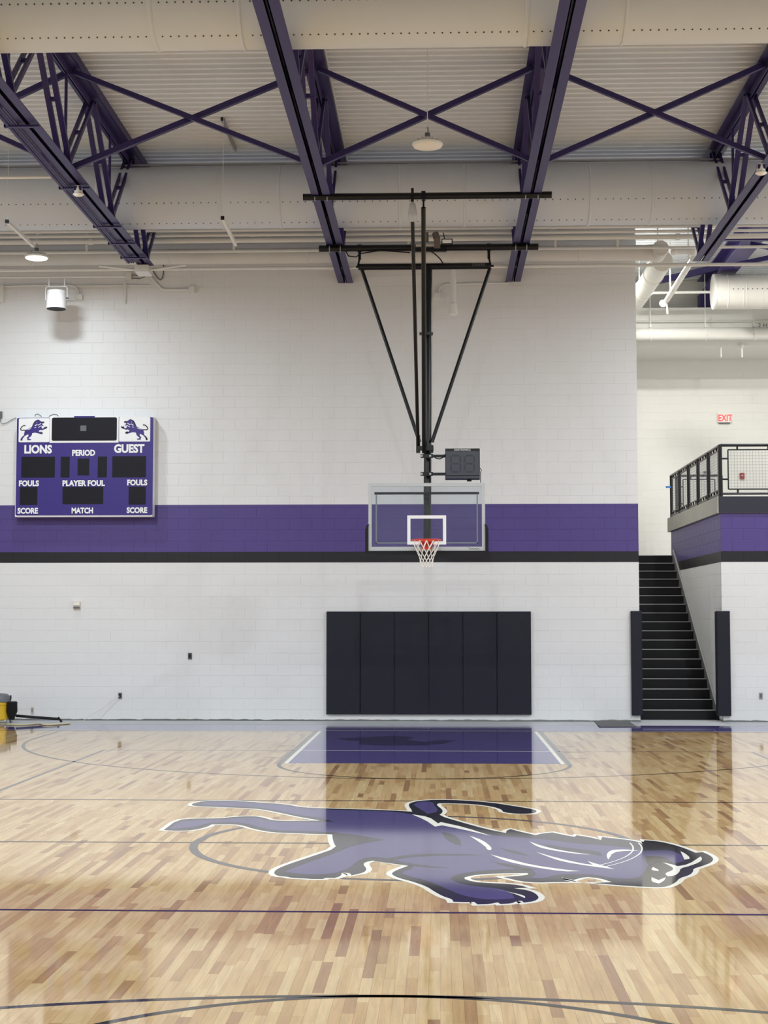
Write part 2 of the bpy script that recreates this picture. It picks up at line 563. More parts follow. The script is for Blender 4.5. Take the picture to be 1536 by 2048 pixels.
for k, (a, vs, fs, tone) in enumerate(cands):
    if k < 300:
        me = bpy.data.meshes.new('plank')
        org = Vector(vs[0])
        me.from_pydata([Vector(q) - Vector((org.x, org.y, 0)) for q in vs], [], fs)
        at = me.attributes.new('tone', 'FLOAT', 'FACE')
        at.data.foreach_set('value', [tone] * len(fs))
        me.materials.append(M_WOOD); me.materials.append(M_WOODE)
        me.polygons.foreach_set('material_index', [0] + [1] * (len(fs) - 1))
        link_part('plank', me, (org.x, org.y, 0), floor)
    else:
        n = len(rest.v)
        rest.v += [Vector(q) for q in vs]
        rest.f += [tuple(i + n for i in f) for f in fs]
        rest_tone += [tone] * len(fs)
me = bpy.data.meshes.new('plank_field')
L = ROOT[floor.name]
me.from_pydata([v - L for v in rest.v], [], rest.f)
at = me.attributes.new('tone', 'FLOAT', 'FACE')
at.data.foreach_set('value', rest_tone)
me.materials.append(M_WOOD); me.materials.append(M_WOODE)
me.polygons.foreach_set('material_index', ([0] + [1] * 4) * (len(rest.f) // 5))
pf = bpy.data.objects.new('plank_field', me); COL.objects.link(pf); pf.parent = floor; pf['kind'] = 'stuff'
# plain wood beyond the laid planks (beside and behind the photographer) and the bare concrete strip along the wall
def flat(name, x0, x1, y0, y1, z, m, parent=None, th=0.019):
    return MB().box((x0, y0, z - th), (x1, y1, z)).build(name, m, parent)
M_WOODP = mat('maple_plain', rgb(188, 158, 116), 0.055, vary=0.15, scale=3, stretch=(8, 0.6, 1))
flat('plank_margin', XL, PX0, YN, PY1, 0, M_WOODP, floor); flat('plank_margin', PX0 + ncol * PW, XR, YN, PY1, 0, M_WOODP, floor)
flat('plank_margin', PX0, PX0 + ncol * PW, YN, PY0, 0, M_WOODP, floor)
flat('painted_border', XL, XR, BASE_Y, WOOD_Y1, 0, M_LPURPLE, floor)
flat('concrete_strip', XL, XR, WOOD_Y1, YB, -0.001, M_CONCF, floor)

# ------------------------------------------------------------------ court paint
ZP = 0.0006
def strip_poly(mb, pts, wd, z, closed=False):
    n = len(pts)
    vs = []
    for i, (x, y) in enumerate(pts):
        a = pts[(i-1) % n] if (closed or i > 0) else pts[i]
        b = pts[(i+1) % n] if (closed or i < n-1) else pts[i]
        d = Vector((b[0]-a[0], b[1]-a[1])).normalized()
        vs += [(x - d.y*wd/2, y + d.x*wd/2, z), (x + d.y*wd/2, y - d.x*wd/2, z)]
    m = n if closed else n - 1
    fs = []
    for i in range(m):
        j = (i+1) % n
        fs.append((2*i, 2*i+1, 2*j+1, 2*j))
    mb.add(vs, fs)
def line(name, pts, m, wd=0.05, z=ZP, closed=False):
    mb = MB(); strip_poly(mb, pts, wd, z, closed)
    return mb.build(name, m, floor)
def arc(cx, cy, r, a0, a1, n=64):
    return [(cx + r*math.cos(math.radians(a0 + (a1-a0)*i/n)), cy + r*math.sin(math.radians(a0 + (a1-a0)*i/n))) for i in range(n+1)]
KW = 1.83
FT = BASE_Y - 5.79
def quad(name, x0, x1, y0, y1, z, m):
    return MB().add([(x0,y0,z),(x1,y0,z),(x1,y1,z),(x0,y1,z)], [(0,1,2,3)]).build(name, m, floor)
quad('lane_paint', -KW + 0.1, KW - 0.1, FT + 0.1, BASE_Y - 0.03, ZP, M_LPURPLE)
line('lane_white_line', [(-KW+.075, BASE_Y), (-KW+.075, FT+.05), ], M_LWHITE, 0.05)
line('lane_white_line', [(KW-.075, BASE_Y), (KW-.075, FT+.05)], M_LWHITE, 0.05)
line('lane_line', [(-KW, BASE_Y), (-KW, FT)], M_LGREY, 0.07)
line('lane_line', [(KW, BASE_Y), (KW, FT)], M_LGREY, 0.07)
line('free_throw_circle', arc(0, FT, KW, 180, 360), M_LDARK)
r3 = 6.02
line('three_point_line', [(-r3, BASE_Y)] + arc(0, HOOP_Y, r3, 180, 360, 96) + [(r3, BASE_Y)], M_LDARK)
line('baseline', [(XL + 0.3, BASE_Y), (XR - 0.3, BASE_Y)], M_LDARK, 0.05)
line('baseline_white', [(XL + 0.3, BASE_Y + 0.12), (XR - 0.3, BASE_Y + 0.12)], M_LWHITE, 0.05)
line('border_edge', [(XL + 0.3, WOOD_Y1 - 0.03), (XR - 0.3, WOOD_Y1 - 0.03)], M_LDARK, 0.04)
NB = CEN_Y - 12.8
line('free_throw_circle', arc(0, NB + 5.79, KW, 0, 180), M_LDARK)
line('three_point_line', arc(0, NB + 1.6, r3, 0, 180, 128), M_LDARK)
line('half_court_line', [(-7.62, CEN_Y), (7.62, CEN_Y)], M_LDARK, 0.05)
line('centre_circle', arc(0, CEN_Y, KW - 0.035, 0, 360, 128)[:-1], M_LGREY, 0.07, ZP + 0.0001, True)
for dy in (-3.0, 3.0):
    line('attack_line', [(-7.6, CEN_Y + dy), (7.6, CEN_Y + dy)], mat('volley_line', rgb(52, 34, 60), 0.055) if dy < 0 else M_LDARK, 0.05)
for sx in (-4.5, 4.5):
    line('volleyball_side_line', [(sx, CEN_Y - 9), (sx, CEN_Y + 9)], M_LGREY, 0.05)
line('volleyball_end_line', [(-4.5, CEN_Y + 9), (-KW, CEN_Y + 9)], M_LGREY, 0.04)
line('volleyball_end_line', [(KW, CEN_Y + 9), (4.5, CEN_Y + 9)], M_LGREY, 0.04)
line('volleyball_end_line', [(-KW + .1, CEN_Y + 9), (KW - .1, CEN_Y + 9)], M_LWHITE, 0.04, ZP + 0.0003)
for yy in (FT + 0.9, FT + 1.8, FT + 2.8):
    for s in (-1, 1):
        line('lane_mark', [(s * (KW + 0.06), yy), (s * (KW + 0.32), yy)], M_LGREY, 0.05)
def px_floor(pts, z):
    out = []
    for x, y in pts:
        p = P(x, y, Z=0.0)
        out.append(Vector((p.x, p.y, z)))
    return out
def smooth_closed(pts, it=1):
    for _ in range(it):
        out = []
        n = len(pts)
        for i in range(n):
            a, b, c = pts[i-1], pts[i], pts[(i+1) % n]
            d1 = (b - a).normalized(); d2 = (c - b).normalized()
            if d1.dot(d2) < 0.45: out.append(b); continue       # keep sharp tips
            k = min(0.25, 0.25)
            out.append(b.lerp(a, k)); out.append(b.lerp(c, k))
        pts = out
    return pts
key_lion = [(671,1477),(720,1475),(790,1471.5),(830,1475),(815,1480),(850,1484),(880,1480),(910,1481),(890,1487),(850,1491),(760,1491),(715,1489),(722,1483),(690,1480)]
MB().poly(px_floor(key_lion, ZP + 0.0003), (0,0,1)).build('key_emblem', M_LKEYD, floor)

LION = [(383,1607.6),(400,1603.5),(416,1601.7),(460,1601.2),(519,1605),(573,1608.7),(601,1614.6),(653,1617),(731,1619),(785,1621),(824.5,1623.5),
(822,1618),(817.4,1612.3),(818.6,1606.4),(837,1601.7),(872,1599.4),(924,1600.5),(983,1605.2),(1029,1612.3),(1071,1619.3),(1074,1624),(1064,1627.5),(1034,1628),(1006,1624.7),(1003.7,1619.3),(985,1613.4),(947,1608.3),(900,1606.9),(877,1606.9),(872.5,1609.9),(885,1619.3),(885.4,1625.2),(877,1631),
(924,1645),(971,1658),(1012,1666.2),(1013,1661.5),(1021,1658.4),(1041,1663.8),(1071.7,1670.4),(1084,1667),(1105,1665),(1126,1669.6),(1149,1673.8),(1153,1670.6),(1178,1674.2),(1202,1680),(1204,1674.2),(1230,1677),(1257,1680),(1280,1684.6),(1284.6,1688),(1289,1680.6),(1318,1682.8),(1344,1688.8),(1369,1696.4),(1391,1705.7),(1405,1704.3),(1420,1710.8),(1427.7,1718.4),(1421.7,1726),(1403,1732.8),(1386,1737.9),(1387,1743),(1379,1750.6),(1359,1756.5),(1352,1765),(1335,1773.4),(1318,1775),(1284,1773.7),(1242,1771),(1184,1766.2),(1223.8,1764.4),(1201,1757),(1176,1754.4),(1161,1756),(1147,1760.2),(1130,1757),(1123.8,1755),(1126,1760.2),(1144,1764),(1105,1764.4),(1074,1765.4),(1042,1763),(1006,1754.3),(1056,1750.4),(1056,1746.5),(1001,1747),(968,1748.7),(944,1751),(924,1756.4),(946,1764),(979,1766.4),(1012,1767.5),(1041,1770.8),(1056.7,1775.6),(1028,1776.8),(1056.7,1780.7),(1072,1787.4),(1078.8,1796.2),(1068,1803),(1048,1805.5),(1043,1801.8),(1032,1803),(1023,1807.3),(1001,1808.4),(995,1805),(979,1808.4),(955,1809),(948,1804),(939,1804.7),(907,1804),(904,1798.5),(886,1793),(868,1783),(853,1773),(824,1763),(798,1756.4),(782,1748.7),(789,1742),(817.6,1731.2),(778,1725.4),(750,1720.7),(731,1724.2),(726,1729),(734,1738.3),(728,1745.3),(703,1751.2),(700.5,1746.5),(684,1745.3),(681.7,1752.3),(670,1756),(651,1756),(646,1758.2),(623,1758.2),(609,1757),(583,1756),(574,1753.5),(555,1752.3),(547,1746.5),(553,1738.3),(579,1727.7),(625,1712.5),(673.5,1696),(666.5,1684.4),(664.3,1669),(601,1667.3),(543,1665),(507,1658),(489,1652),(470,1648.6),(423,1649),(416,1653.3),(390,1660.3),(355,1662.2),(327,1660.3),(355,1639.7),(390,1637),(437,1637),(472,1633.4),(507,1632.2),(526,1635),(545,1641),(578,1642),(641,1641.1),(601,1634.5),(566,1627),(524,1618.6),(484,1616.2),(425,1613.9),(386,1612.3)]
lion_pts = smooth_closed(px_floor(LION, 0), 1)
# cream outline strip round the figure
area2 = sum(lion_pts[i-1].x * lion_pts[i].y - lion_pts[i].x * lion_pts[i-1].y for i in range(len(lion_pts)))
sg = 1 if area2 > 0 else -1
ring = MB(); vs = []; n = len(lion_pts)
for i in range(n):
    a, b, c = lion_pts[i-1], lion_pts[i], lion_pts[(i+1) % n]
    d1 = (b-a).normalized(); d2 = (c-b).normalized()
    n1 = Vector((d1.y, -d1.x, 0)) * sg; n2 = Vector((d2.y, -d2.x, 0)) * sg
    mm = n1 + n2
    mm = mm / max(mm.length_squared / 2, 0.5) if mm.length > 1e-6 else n1
    vs += [Vector((b.x, b.y, 0)) - mm * 0.012 + V(0,0,ZP+0.0002), Vector((b.x, b.y, 0)) + mm * 0.042 + V(0,0,ZP+0.0002)]
ring.add(vs, [(2*i, 2*i+1, 2*((i+1) % n)+1, 2*((i+1) % n)) for i in range(n)])
emblem = ring.build('lion_outline', M_LWHITE, floor)
MB().poly([V(p.x, p.y, ZP + 0.0004) for p in lion_pts], (0,0,1)).build('lion_silhouette', M_LBLACK, floor)
LION_FILL = [
 [(392,1608.5),(420,1604),(470,1603.5),(525,1607),(575,1611),(605,1617),(655,1619.5),(735,1621.5),(800,1624),(835,1632),(880,1650),(930,1659),(985,1671),(1010,1673),(1060,1677),(1100,1680),(1150,1687),(1200,1690),(1245,1694),(1278,1700),(1300,1702),(1335,1700),(1362,1708),(1372,1722),(1350,1727),(1320,1722),(1296,1730),(1290,1745),(1275,1757),(1235,1758),(1190,1750),(1150,1748),(1110,1750),(1090,1757),(1060,1757),(1075,1748),(1060,1738),(1000,1739),(940,1744),(905,1752),(900,1760),(930,1771),(1000,1777),(1022,1785),(1030,1797),(990,1800),(950,1797),(915,1788),(880,1772),(845,1759),(815,1752),(800,1745),(835,1735),(790,1720),(750,1714),(720,1718),(705,1732),(690,1740),(665,1748),(610,1750),(568,1744),(600,1731),(650,1714),(700,1695),(690,1682),(676,1665),(605,1663),(550,1661),(515,1654),(495,1648),(470,1645),(425,1645),(405,1650),(380,1656),(338,1658),(360,1642.5),(395,1640),(440,1640),(475,1636.5),(507,1635.5),(523,1638),(542,1643.5),(578,1644.5),(668,1643.5),(640,1636),(604,1632),(568,1624.5),(526,1616),(486,1613.5),(428,1611.5)],
 [(840,1618),(826,1610),(833,1605),(850,1603),(868,1605),(868,1611),(876,1619),(872,1625),(855,1628)],
]
for k, pl in enumerate(LION_FILL):
    MB().poly(smooth_closed(px_floor(pl, ZP + 0.0006), 1), (0,0,1)).build('lion_body_colour', M_LLION, floor)
SHADE = [[(676,1668),(700,1668),(770,1680),(720,1688),(690,1697),(684,1684)],
 [(745,1722),(830,1707),(950,1709),(960,1711),(840,1712),(780,1721),(850,1731),(900,1736),(840,1735)],
 [(883,1664),(905,1668),(922,1680),(922,1692),(908,1688),(892,1680)],
 [(1000,1696),(1040,1704),(1060,1712),(1035,1709),(1010,1702)], [(985,1724),(1030,1730),(1075,1740),(1040,1739),(1005,1732)],
 [(1085,1688),(1150,1698),(1200,1703),(1205,1712),(1150,1704),(1105,1697)], [(1290,1712),(1330,1714),(1345,1726),(1310,1724),(1300,1732),(1291,1724)]]
for pl in SHADE:
    MB().poly(smooth_closed(px_floor(pl, ZP + 0.0008), 1), (0,0,1)).build('lion_shading', M_LBLACK, floor)
STRIPES = [[(824,1629),(858,1634),(876,1647),(882,1644.5),(930,1655),(982,1672),(920,1658),(884,1651),(870,1653.5),(850,1640)],
 [(939,1671.6),(966,1681),(984,1695.5),(981.5,1700.6),(974.4,1700),(971,1693)],
 [(1058,1683),(1084,1692.5),(1126,1702),(1183,1710),(1147,1707.5),(1097,1699.8),(1074,1693.5)],
 [(1071.7,1704),(1115,1716.5),(1167,1728),(1186,1730),(1174,1722.3),(1230,1738.8),(1178,1732.5),(1126,1723.8),(1097,1714.4)],
 [(980,1709),(1022,1719.6),(1063,1730),(1126,1739.4),(1161,1742.5),(1126,1743.5),(1063,1734),(1011,1722.7)],
 [(1213,1713),(1215,1705),(1226,1699.8),(1251,1699),(1278,1702),(1251,1702),(1226,1705),(1216.5,1719.6)],
 [(1361,1703),(1371,1707.4),(1382,1717.5),(1369,1719.6)],
 [(1325,1725),(1345,1729.4),(1356,1732.8),(1378,1728.6),(1401,1713.3),(1405,1718.4),(1399,1725),(1378,1732.8),(1361,1737),(1359,1744.6),(1349,1752),(1335,1753),(1329.5,1747),(1345,1741),(1347,1737),(1340,1732)],
 [(1306,1734.5),(1317,1739.6),(1317,1743),(1301.6,1740.4)], [(1303,1754.8),(1317,1760.7),(1332,1754.8),(1328.6,1761.6),(1318.5,1767.5),(1303,1764)],
 [(986,1778.5),(1023,1785.2),(1050,1791.8),(1050,1796.7),(1034,1789.6),(1012,1783)]]
for pl in STRIPES:
    MB().poly(smooth_closed(px_floor(pl, ZP + 0.001), 1), (0,0,1)).build('lion_highlight', M_LWHITE, floor)

for rr in (KW, KW - 0.07):
    line('circle_trace', arc(0, CEN_Y, rr, -40, 3, 24), M_LWHITE, 0.012, ZP + 0.0012)

# ------------------------------------------------------------------ roof trusses
ZB, ZT = 7.97, 9.43
TX = [-4.90, -1.51, 1.55, 4.70]
def make_truss(x, label, y1):
    t = thing('roof_truss', label, 'truss', (x, YN, ZB), 'purple roof trusses')
    aw, ag, th = 0.125, 0.012, 0.014
    for s in (-1, 1):
        MB().box((x+s*ag, YN, ZB), (x+s*(ag+aw), y1, ZB+th)).box((x+s*ag, YN, ZB), (x+s*(ag+th), y1, ZB+0.12)).build('bottom_chord', M_TRUSS, t)
        MB().box((x+s*ag, YN, ZT-th), (x+s*(ag+aw), WY - 0.01, ZT)).box((x+s*ag, YN, ZT-0.13), (x+s*(ag+th), WY - 0.01, ZT)).build('top_chord', M_TRUSS, t)
        MB().box((x+s*ag, YN, ZT), (x+s*(ag+aw+0.03), WY - 0.01, ZC - 0.002)).build('deck_seat', M_TRUSS, t) if s > 0 else None
    bn = [18.0 + 2.85*k for k in range(-8, 4)]
    for y in bn:
        for dy, wd, dp, off in ((-1.42, 0.07, 0.055, 0.062), (1.42, 0.04, 0.06, 0.05)):
            yt = y + dy
            if yt > WY - 0.1 or yt < YN + 0.1 or y < YN + 0.3: continue
            if y > y1 - 0.05: continue
            for s in (-1, 1):
                MB().bar((x+s*off, y, ZB+0.06), (x+s*off, yt, ZT-0.06), wd, dp).build('web_member', M_TRUSS, t)
            pm = V(x, y, ZB+0.06).lerp(V(x, yt, ZT-0.06), 0.5)
            MB().bar(pm - V(off,0,0), pm + V(off,0,0), 0.05, 0.05, side=(0,1,0)).build('spacer', M_TRUSS, t)
        if YN + 0.3 < y < y1 - 0.05:
            MB().box((x-0.018, y-0.018, ZB+0.05), (x+0.018, y+0.018, ZT-0.05)).build('web_strut', M_TRUSS, t)
    return t
make_truss(TX[0], 'purple roof truss with conduits strapped under it, leftmost, above the lit lamp', 26.75)
tr = make_truss(TX[1], 'purple roof truss left of the basketball mast, reaching the end wall', WY - 0.02)
MB().box((TX[1]+0.17, 10, ZC-0.05), (TX[1]+0.19, WY-0.05, ZC-0.002)).build('deck_flashing', M_PIPE, tr)
make_truss(TX[2], 'purple roof truss right of the basketball mast, reaching the end wall', WY - 0.02)
make_truss(TX[3], 'rightmost purple roof truss, ending in front of the bright upper hall', 26.75)
YX = 21.0
def cross_brace(xa, xb, label, y=YX):
    t = thing('cross_brace', label, 'brace', ((xa+xb)/2, y, ZB), 'X braces between roof trusses')
    xa += 0.05; xb -= 0.05
    MB().bar((xa, y, ZT-0.05), (xb, y, ZB+0.08), 0.065, 0.065, side=(0,1,0)).build('brace_bar', M_TRUSS, t)
    MB().bar((xb, y+0.07, ZT-0.05), (xa, y+0.07, ZB+0.08), 0.075, 0.075, side=(0,1,0)).build('brace_bar', M_TRUSS, t)
cross_brace(-7.85, TX[0], 'purple X brace left of the leftmost truss, cut by the photo edge')
cross_brace(TX[0], TX[1], 'purple X brace between the leftmost truss and its neighbour')
cross_brace(TX[1], TX[2], 'purple X brace behind the unlit hanging lamp')
cross_brace(TX[2], TX[3], 'purple X brace between the two right trusses')
cross_brace(TX[3], 7.85, 'purple X brace right of the rightmost truss, cut by the photo edge')

# conduits strapped below the left truss
t = thing('conduit_run', 'purple painted conduits strapped along the leftmost truss', 'conduit', (TX[0]-0.2, 18, ZB - 0.05))
for k, dx in enumerate((-0.24, -0.19, -0.155)):
    MB().cyl((TX[0]+dx, 9, ZB-0.015), (TX[0]+dx, 26.4, ZB-0.015), 0.02 if k else 0.028, 10).build('tube', M_TRUSS, t, True)
for y in (16.0, 18.9, 21.7, 23.9, 25.0, 26.0):
    MB().box((TX[0]-0.29, y-0.03, ZB-0.045), (TX[0]+0.15, y+0.03, ZB-0.02)).box((TX[0]-0.29, y-0.03, ZB-0.045), (TX[0]-0.275, y+0.03, ZB+0.03)).build('clamp', M_TRUSS, t)
t = thing('occupancy_sensor', 'small white dome sensor under the leftmost truss', 'sensor', P(157, 385, Z=ZB-0.13), 'dome sensors under trusses')
def dome(t):
    c = ROOT[t.name]
    MB().lathe(c, (0,0,-1), [(-0.09, 0.05), (-0.03, 0.055), (0, 0.06), (0.0, 0.055), (0.03, 0.08), (0.05, 0.05), (0.06, 0.0)], 20).build('dome', M_LENSOFF, t, True)
    MB().box(c + V(-0.05, -0.05, 0.02), c + V(0.05, 0.05, 0.08)).build('mount', M_TRUSS, t)
dome(t)
t = thing('occupancy_sensor', 'small white dome sensor under the rightmost truss', 'sensor', P(1522, 342, Z=ZB-0.13), 'dome sensors under trusses')
dome(t)

# ------------------------------------------------------------------ fabric ducts
def duct(name, label, x0, x1, y, z, r, seams, rows, step):
    t = thing(name, label, 'duct', ((x0+x1)/2, y, z - r))
    mb = MB(); n = 48
    mb.cyl((x0, y, z), (x1, y, z), r, n)
    mb.build('duct_body', M_DUCT, t, True)
    for sx, wd in seams:
        MB().lathe((sx - wd/2, y, z), (1,0,0), [(0, r*0.99), (wd*0.3, r+0.012), (wd*0.7, r+0.012), (wd, r*0.99)], n).build('seam_band', M_DUCT, t, True)
    for a in rows:                     # angle from straight towards the photographer, downwards positive
        a = math.radians(a)
        nrm = V(0, -math.cos(a), -math.sin(a))
        mb = MB(); x = x0 + 0.3
        while x < x1 - 0.3:
            if not any(abs(x - s) < w_ for s, w_ in seams):
                c = V(x, y, z) + nrm * (r - 0.004)
                mb.cyl(c, c + nrm * 0.008, 0.010, 6)
            x += step
        o = mb.build('nozzle_row', M_DOT, t); o['kind'] = 'stuff'
    MB().box((x0, y - r*0.25, z + r + 0.005), (x1, y - r*0.25 + 0.03, z + r + 0.035)).build('support_track', M_STEEL, t)
    return t
def X_at(x, Y): return (x - 881) * Y / F + CAMP.x
duct('air_duct', 'large pale fabric air duct crossing the top of the photo', XL + 0.1, XR - 0.1, 16.85, 8.66, 0.52,
     [(X_at(315, 17.3), 0.07), (X_at(490, 17.3), 0.05), (X_at(1053, 17.3), 0.05), (X_at(1245, 17.3), 0.05)], (22, 65), 0.09)
duct('air_duct', 'pale fabric air duct behind the hoist pipe, below the roof deck', XL + 0.1, XR - 0.1, 25.1, 8.71, 0.50,
     [(X_at(q, 24.8), 0.06) for q in (185, 435, 555, 800, 932, 1185, 1310)], (24, 69), 0.12)

# ------------------------------------------------------------------ pipes high along the end wall
def pipe_x(name, label, ya, Y, r, x0=XL, x1=XR, cat='pipe', m=None, group='pipes high on the end wall', caps=()):
    z = P(700, ya, Y=Y).z
    t = thing(name, label, cat, ((x0+x1)/2, Y, z - r), group)
    MB().cyl((x0, Y, z), (x1, Y, z), r, 14).build('tube', m or M_PIPE, t, True)
    for c in caps: MB().cyl((c-0.04, Y, z), (c+0.04, Y, z), r*1.25, 14).build('coupling', m or M_PIPE, t, True)
    return t, z
pipe_x('sprinkler_pipe', 'white pipe highest of the row under the rear duct', 458, 27.1, 0.028, caps=(-7.3, -6.9, 2.2))
pipe_x('sprinkler_pipe', 'second white pipe of the row under the rear duct', 468, 27.2, 0.026, caps=(-3.1,))
pipe_x('sprinkler_pipe', 'thick third white pipe of the row under the rear duct', 479, 27.3, 0.045, caps=(-6.0, 4.4))
t, z = pipe_x('conduit_rail', 'thin white conduit with bright lower edge above the small duct', 500.5, 27.36, 0.025, cat='conduit')
for q in (160, 462, 818, 1115, 1240):
    MB().box((X_at(q, 27.36)-0.02, 27.35, z), (X_at(q, 27.36)+0.02, 27.38, ZC)).build('hanger', M_PIPE, t)
t, z = pipe_x('sprinkler_pipe', 'lowest white pipe across the end wall, below the small duct', 535, 27.25, 0.03, caps=(-4.45, -1.7, 1.9))
# bulkhead ledge at the head of the end wall
MBL = MB().box((XL, WY - 0.1, P(700, 497, Y=28.2).z), (XO, WY, P(700, 485, Y=28.2).z))
tag(MBL.build('wall_ledge', M_DECK), 'pale steel ledge angle along the top of the end wall', 'ledge')
# small round duct with its capped end
zd = P(1322, 504, Y=27.75).z
xd = X_at(1322, 27.75)
t = thing('round_duct', 'small pale round duct along the wall ending in a capped elbow', 'duct', (0, 27.8, zd - 0.14))
MB().cyl((XL, 27.8, zd), (xd - 0.1, 27.8, zd), 0.14, 24).build('duct_body', M_DUCTW, t, True)
MB().lathe((xd, 27.45, zd), (0,1,0), [(0, 0.02), (0.0, 0.135), (0.02, 0.145), (0.3, 0.145), (0.5, 0.145)], 28).build('elbow_cap', M_DUCTW, t, True)
MB().lathe((xd - 0.26, 27.8, zd), (1,0,0), [(0, 0.14), (0.15, 0.145), (0.26, 0.13)], 24).build('elbow', M_DUCTW, t, True)
for q in (45, 330, 610, 905, 1160):
    MB().lathe((X_at(q, 27.8), 27.8, zd), (1,0,0), [(0, 0.139), (0.01, 0.15), (0.03, 0.15), (0.04, 0.139)], 24).build('seam_band', M_DUCTW, t, True)

# ------------------------------------------------------------------ lamps
def high_bay(x, y, z, label, on, power, group='round high-bay lamps', cord_top=ZC, tint=(0.855, 0.945, 1.0)):
    t = thing('high_bay_lamp', label, 'lamp', (x, y, z), group)
    c = V(x, y, z)
    MB().lathe(c, (0,0,1), [(0.0, 0.19), (0.012, 0.2), (0.03, 0.2), (0.05, 0.15), (0.07, 0.10), (0.11, 0.055)], 32).build('housing', M_PIPE, t, True)
    for k in range(12):
        a = 2*math.pi*k/12
        d = V(math.cos(a), math.sin(a), 0)
        MB().bar(c + d*0.05 + V(0,0,0.055), c + d*0.16 + V(0,0,0.06), 0.006, 0.05, side=d.cross(V(0,0,1))).build('fin', M_PIPE, t)
    MB().cyl(c + V(0,0,0.11), c + V(0,0,0.17), 0.035, 14).build('driver_cap', M_GREY, t, True)
    MB().tube([c + V(0,0,0.17), c + V(0.01,0,0.21), c + V(0,0,0.25)], 0.012, 6).build('hook', M_STEEL, t)
    MB().cyl(c + V(0,0,0.25), V(x, y, cord_top), 0.006, 6).build('cord', M_PIPE, t)
    MB().lathe(c, (0,0,-1), [(0.0, 0.185), (0.012, 0.18), (0.03, 0.12), (0.036, 0.0)], 32).build('lens', M_LENSON if on else M_LENSOFF, t, True)
    if on:
        l = bpy.data.lights.new('lamp_light', 'AREA')
        l.shape = 'DISK'; l.size = 0.36; l.energy = power
        l.color = tint
        lo = bpy.data.objects.new('lamp_light', l); COL.objects.link(lo)
        lo.parent = t; lo.location = (0, 0, -0.045)
    return t
ZL = 7.96
high_bay(P(855, 292, Z=ZL).x, P(855, 292, Z=ZL).y, ZL, 'unlit round white lamp hanging in front of the middle X brace', False, 0)
p = P(73, 516, Z=ZL)
high_bay(p.x, p.y, ZL, 'brightly lit round lamp hanging at upper left near the wall', True, LAMP_W_NEARWALL)
for x, y, lab in ((-6.6, 20.3, 'added unseen round lamp beyond the left photo edge'), (6.6, 20.3, 'added unseen round lamp beyond the right photo edge'),
                  (6.6, 25.8, 'added unseen round lamp near the gallery front, beyond the right photo edge'),
                  (-6.6, 14.2, 'added unseen round lamp over the left side of the centre line'), (0.05, 14.2, 'added unseen round lamp above the centre circle'), (6.6, 14.2, 'added unseen round lamp over the right side of the centre line'),
                  (-6.6, 8.1, 'added unseen round lamp over the left near court'), (0.05, 8.1, 'added unseen round lamp over the middle of the near court'), (6.6, 8.1, 'added unseen round lamp over the right near court'),
                  (-6.6, 2.0, 'added unseen round lamp left of the photographer'), (0.05, 2.0, 'added unseen round lamp above the photographer'), (6.6, 2.0, 'added unseen round lamp right of the photographer')):
    high_bay(x, y, ZL, lab, True, LAMP_W * (0.4 if y > 25 else 1.4 if y > 19 else 1.08 if y > 12 else 0.47))  # unseen lamps continuing the grid, added to light the hall
for x, y, lab in ((4.6, 31.5, 'added unseen round lamp above the stairs'), (8.7, 30.0, 'added unseen round lamp above the gallery')):
    high_bay(x, y, 9.0, lab, True, ALCOVE_W, tint=(1.0, 0.985, 0.93))  # unseen lamps added to brighten the stairwell and upper hall

# ------------------------------------------------------------------ hanging channel bars
def chan(pa, pb, zz, label, wire_to=None):
    a, b = P(*pa, Z=zz), P(*pb, Z=zz)
    b.x = a.x + (b.x - a.x)*0.4
    t = thing('hanging_channel', label, 'steel channel', a, 'short hanging channel bars')
    MB().bar(a, b, 0.045, 0.045).build('channel', M_STEEL if wire_to is None else M_PIPE, t)
    MB().bar(a - V(0,0.02,0), a + V(0,0.02,0), 0.05, 0.05).build('end_cap', M_RUBBER, t)
    if wire_to: MB().cyl(a + V(0,0.02,0.02), V(a.x, a.y + 0.02, wire_to), 0.004, 6).build('wire', M_PIPE, t)
chan((445, 238), (470, 300), ZC-0.026, 'grey channel bar fixed to the deck left of the second truss')
chan((445, 436), (467, 490), 7.75, 'white channel bar on a wire in front of the rear duct', ZC)
chan((14, 241), (52, 300), ZC-0.026, 'grey channel bar fixed to the deck at the far left')
chan((14, 443), (66, 492), 7.75, 'white channel bar on a wire above the lit lamp', ZC)
t = thing('conduit_stub', 'short white conduit joining the leftmost truss from the left edge', 'conduit', P(60, 354, Z=ZB), None)
a = P(122, 354, Z=ZB+0.02)
MB().cyl((XL, a.y, a.z), (TX[0]-0.30, a.y, a.z), 0.02, 10).build('tube', M_PIPE, t, True)

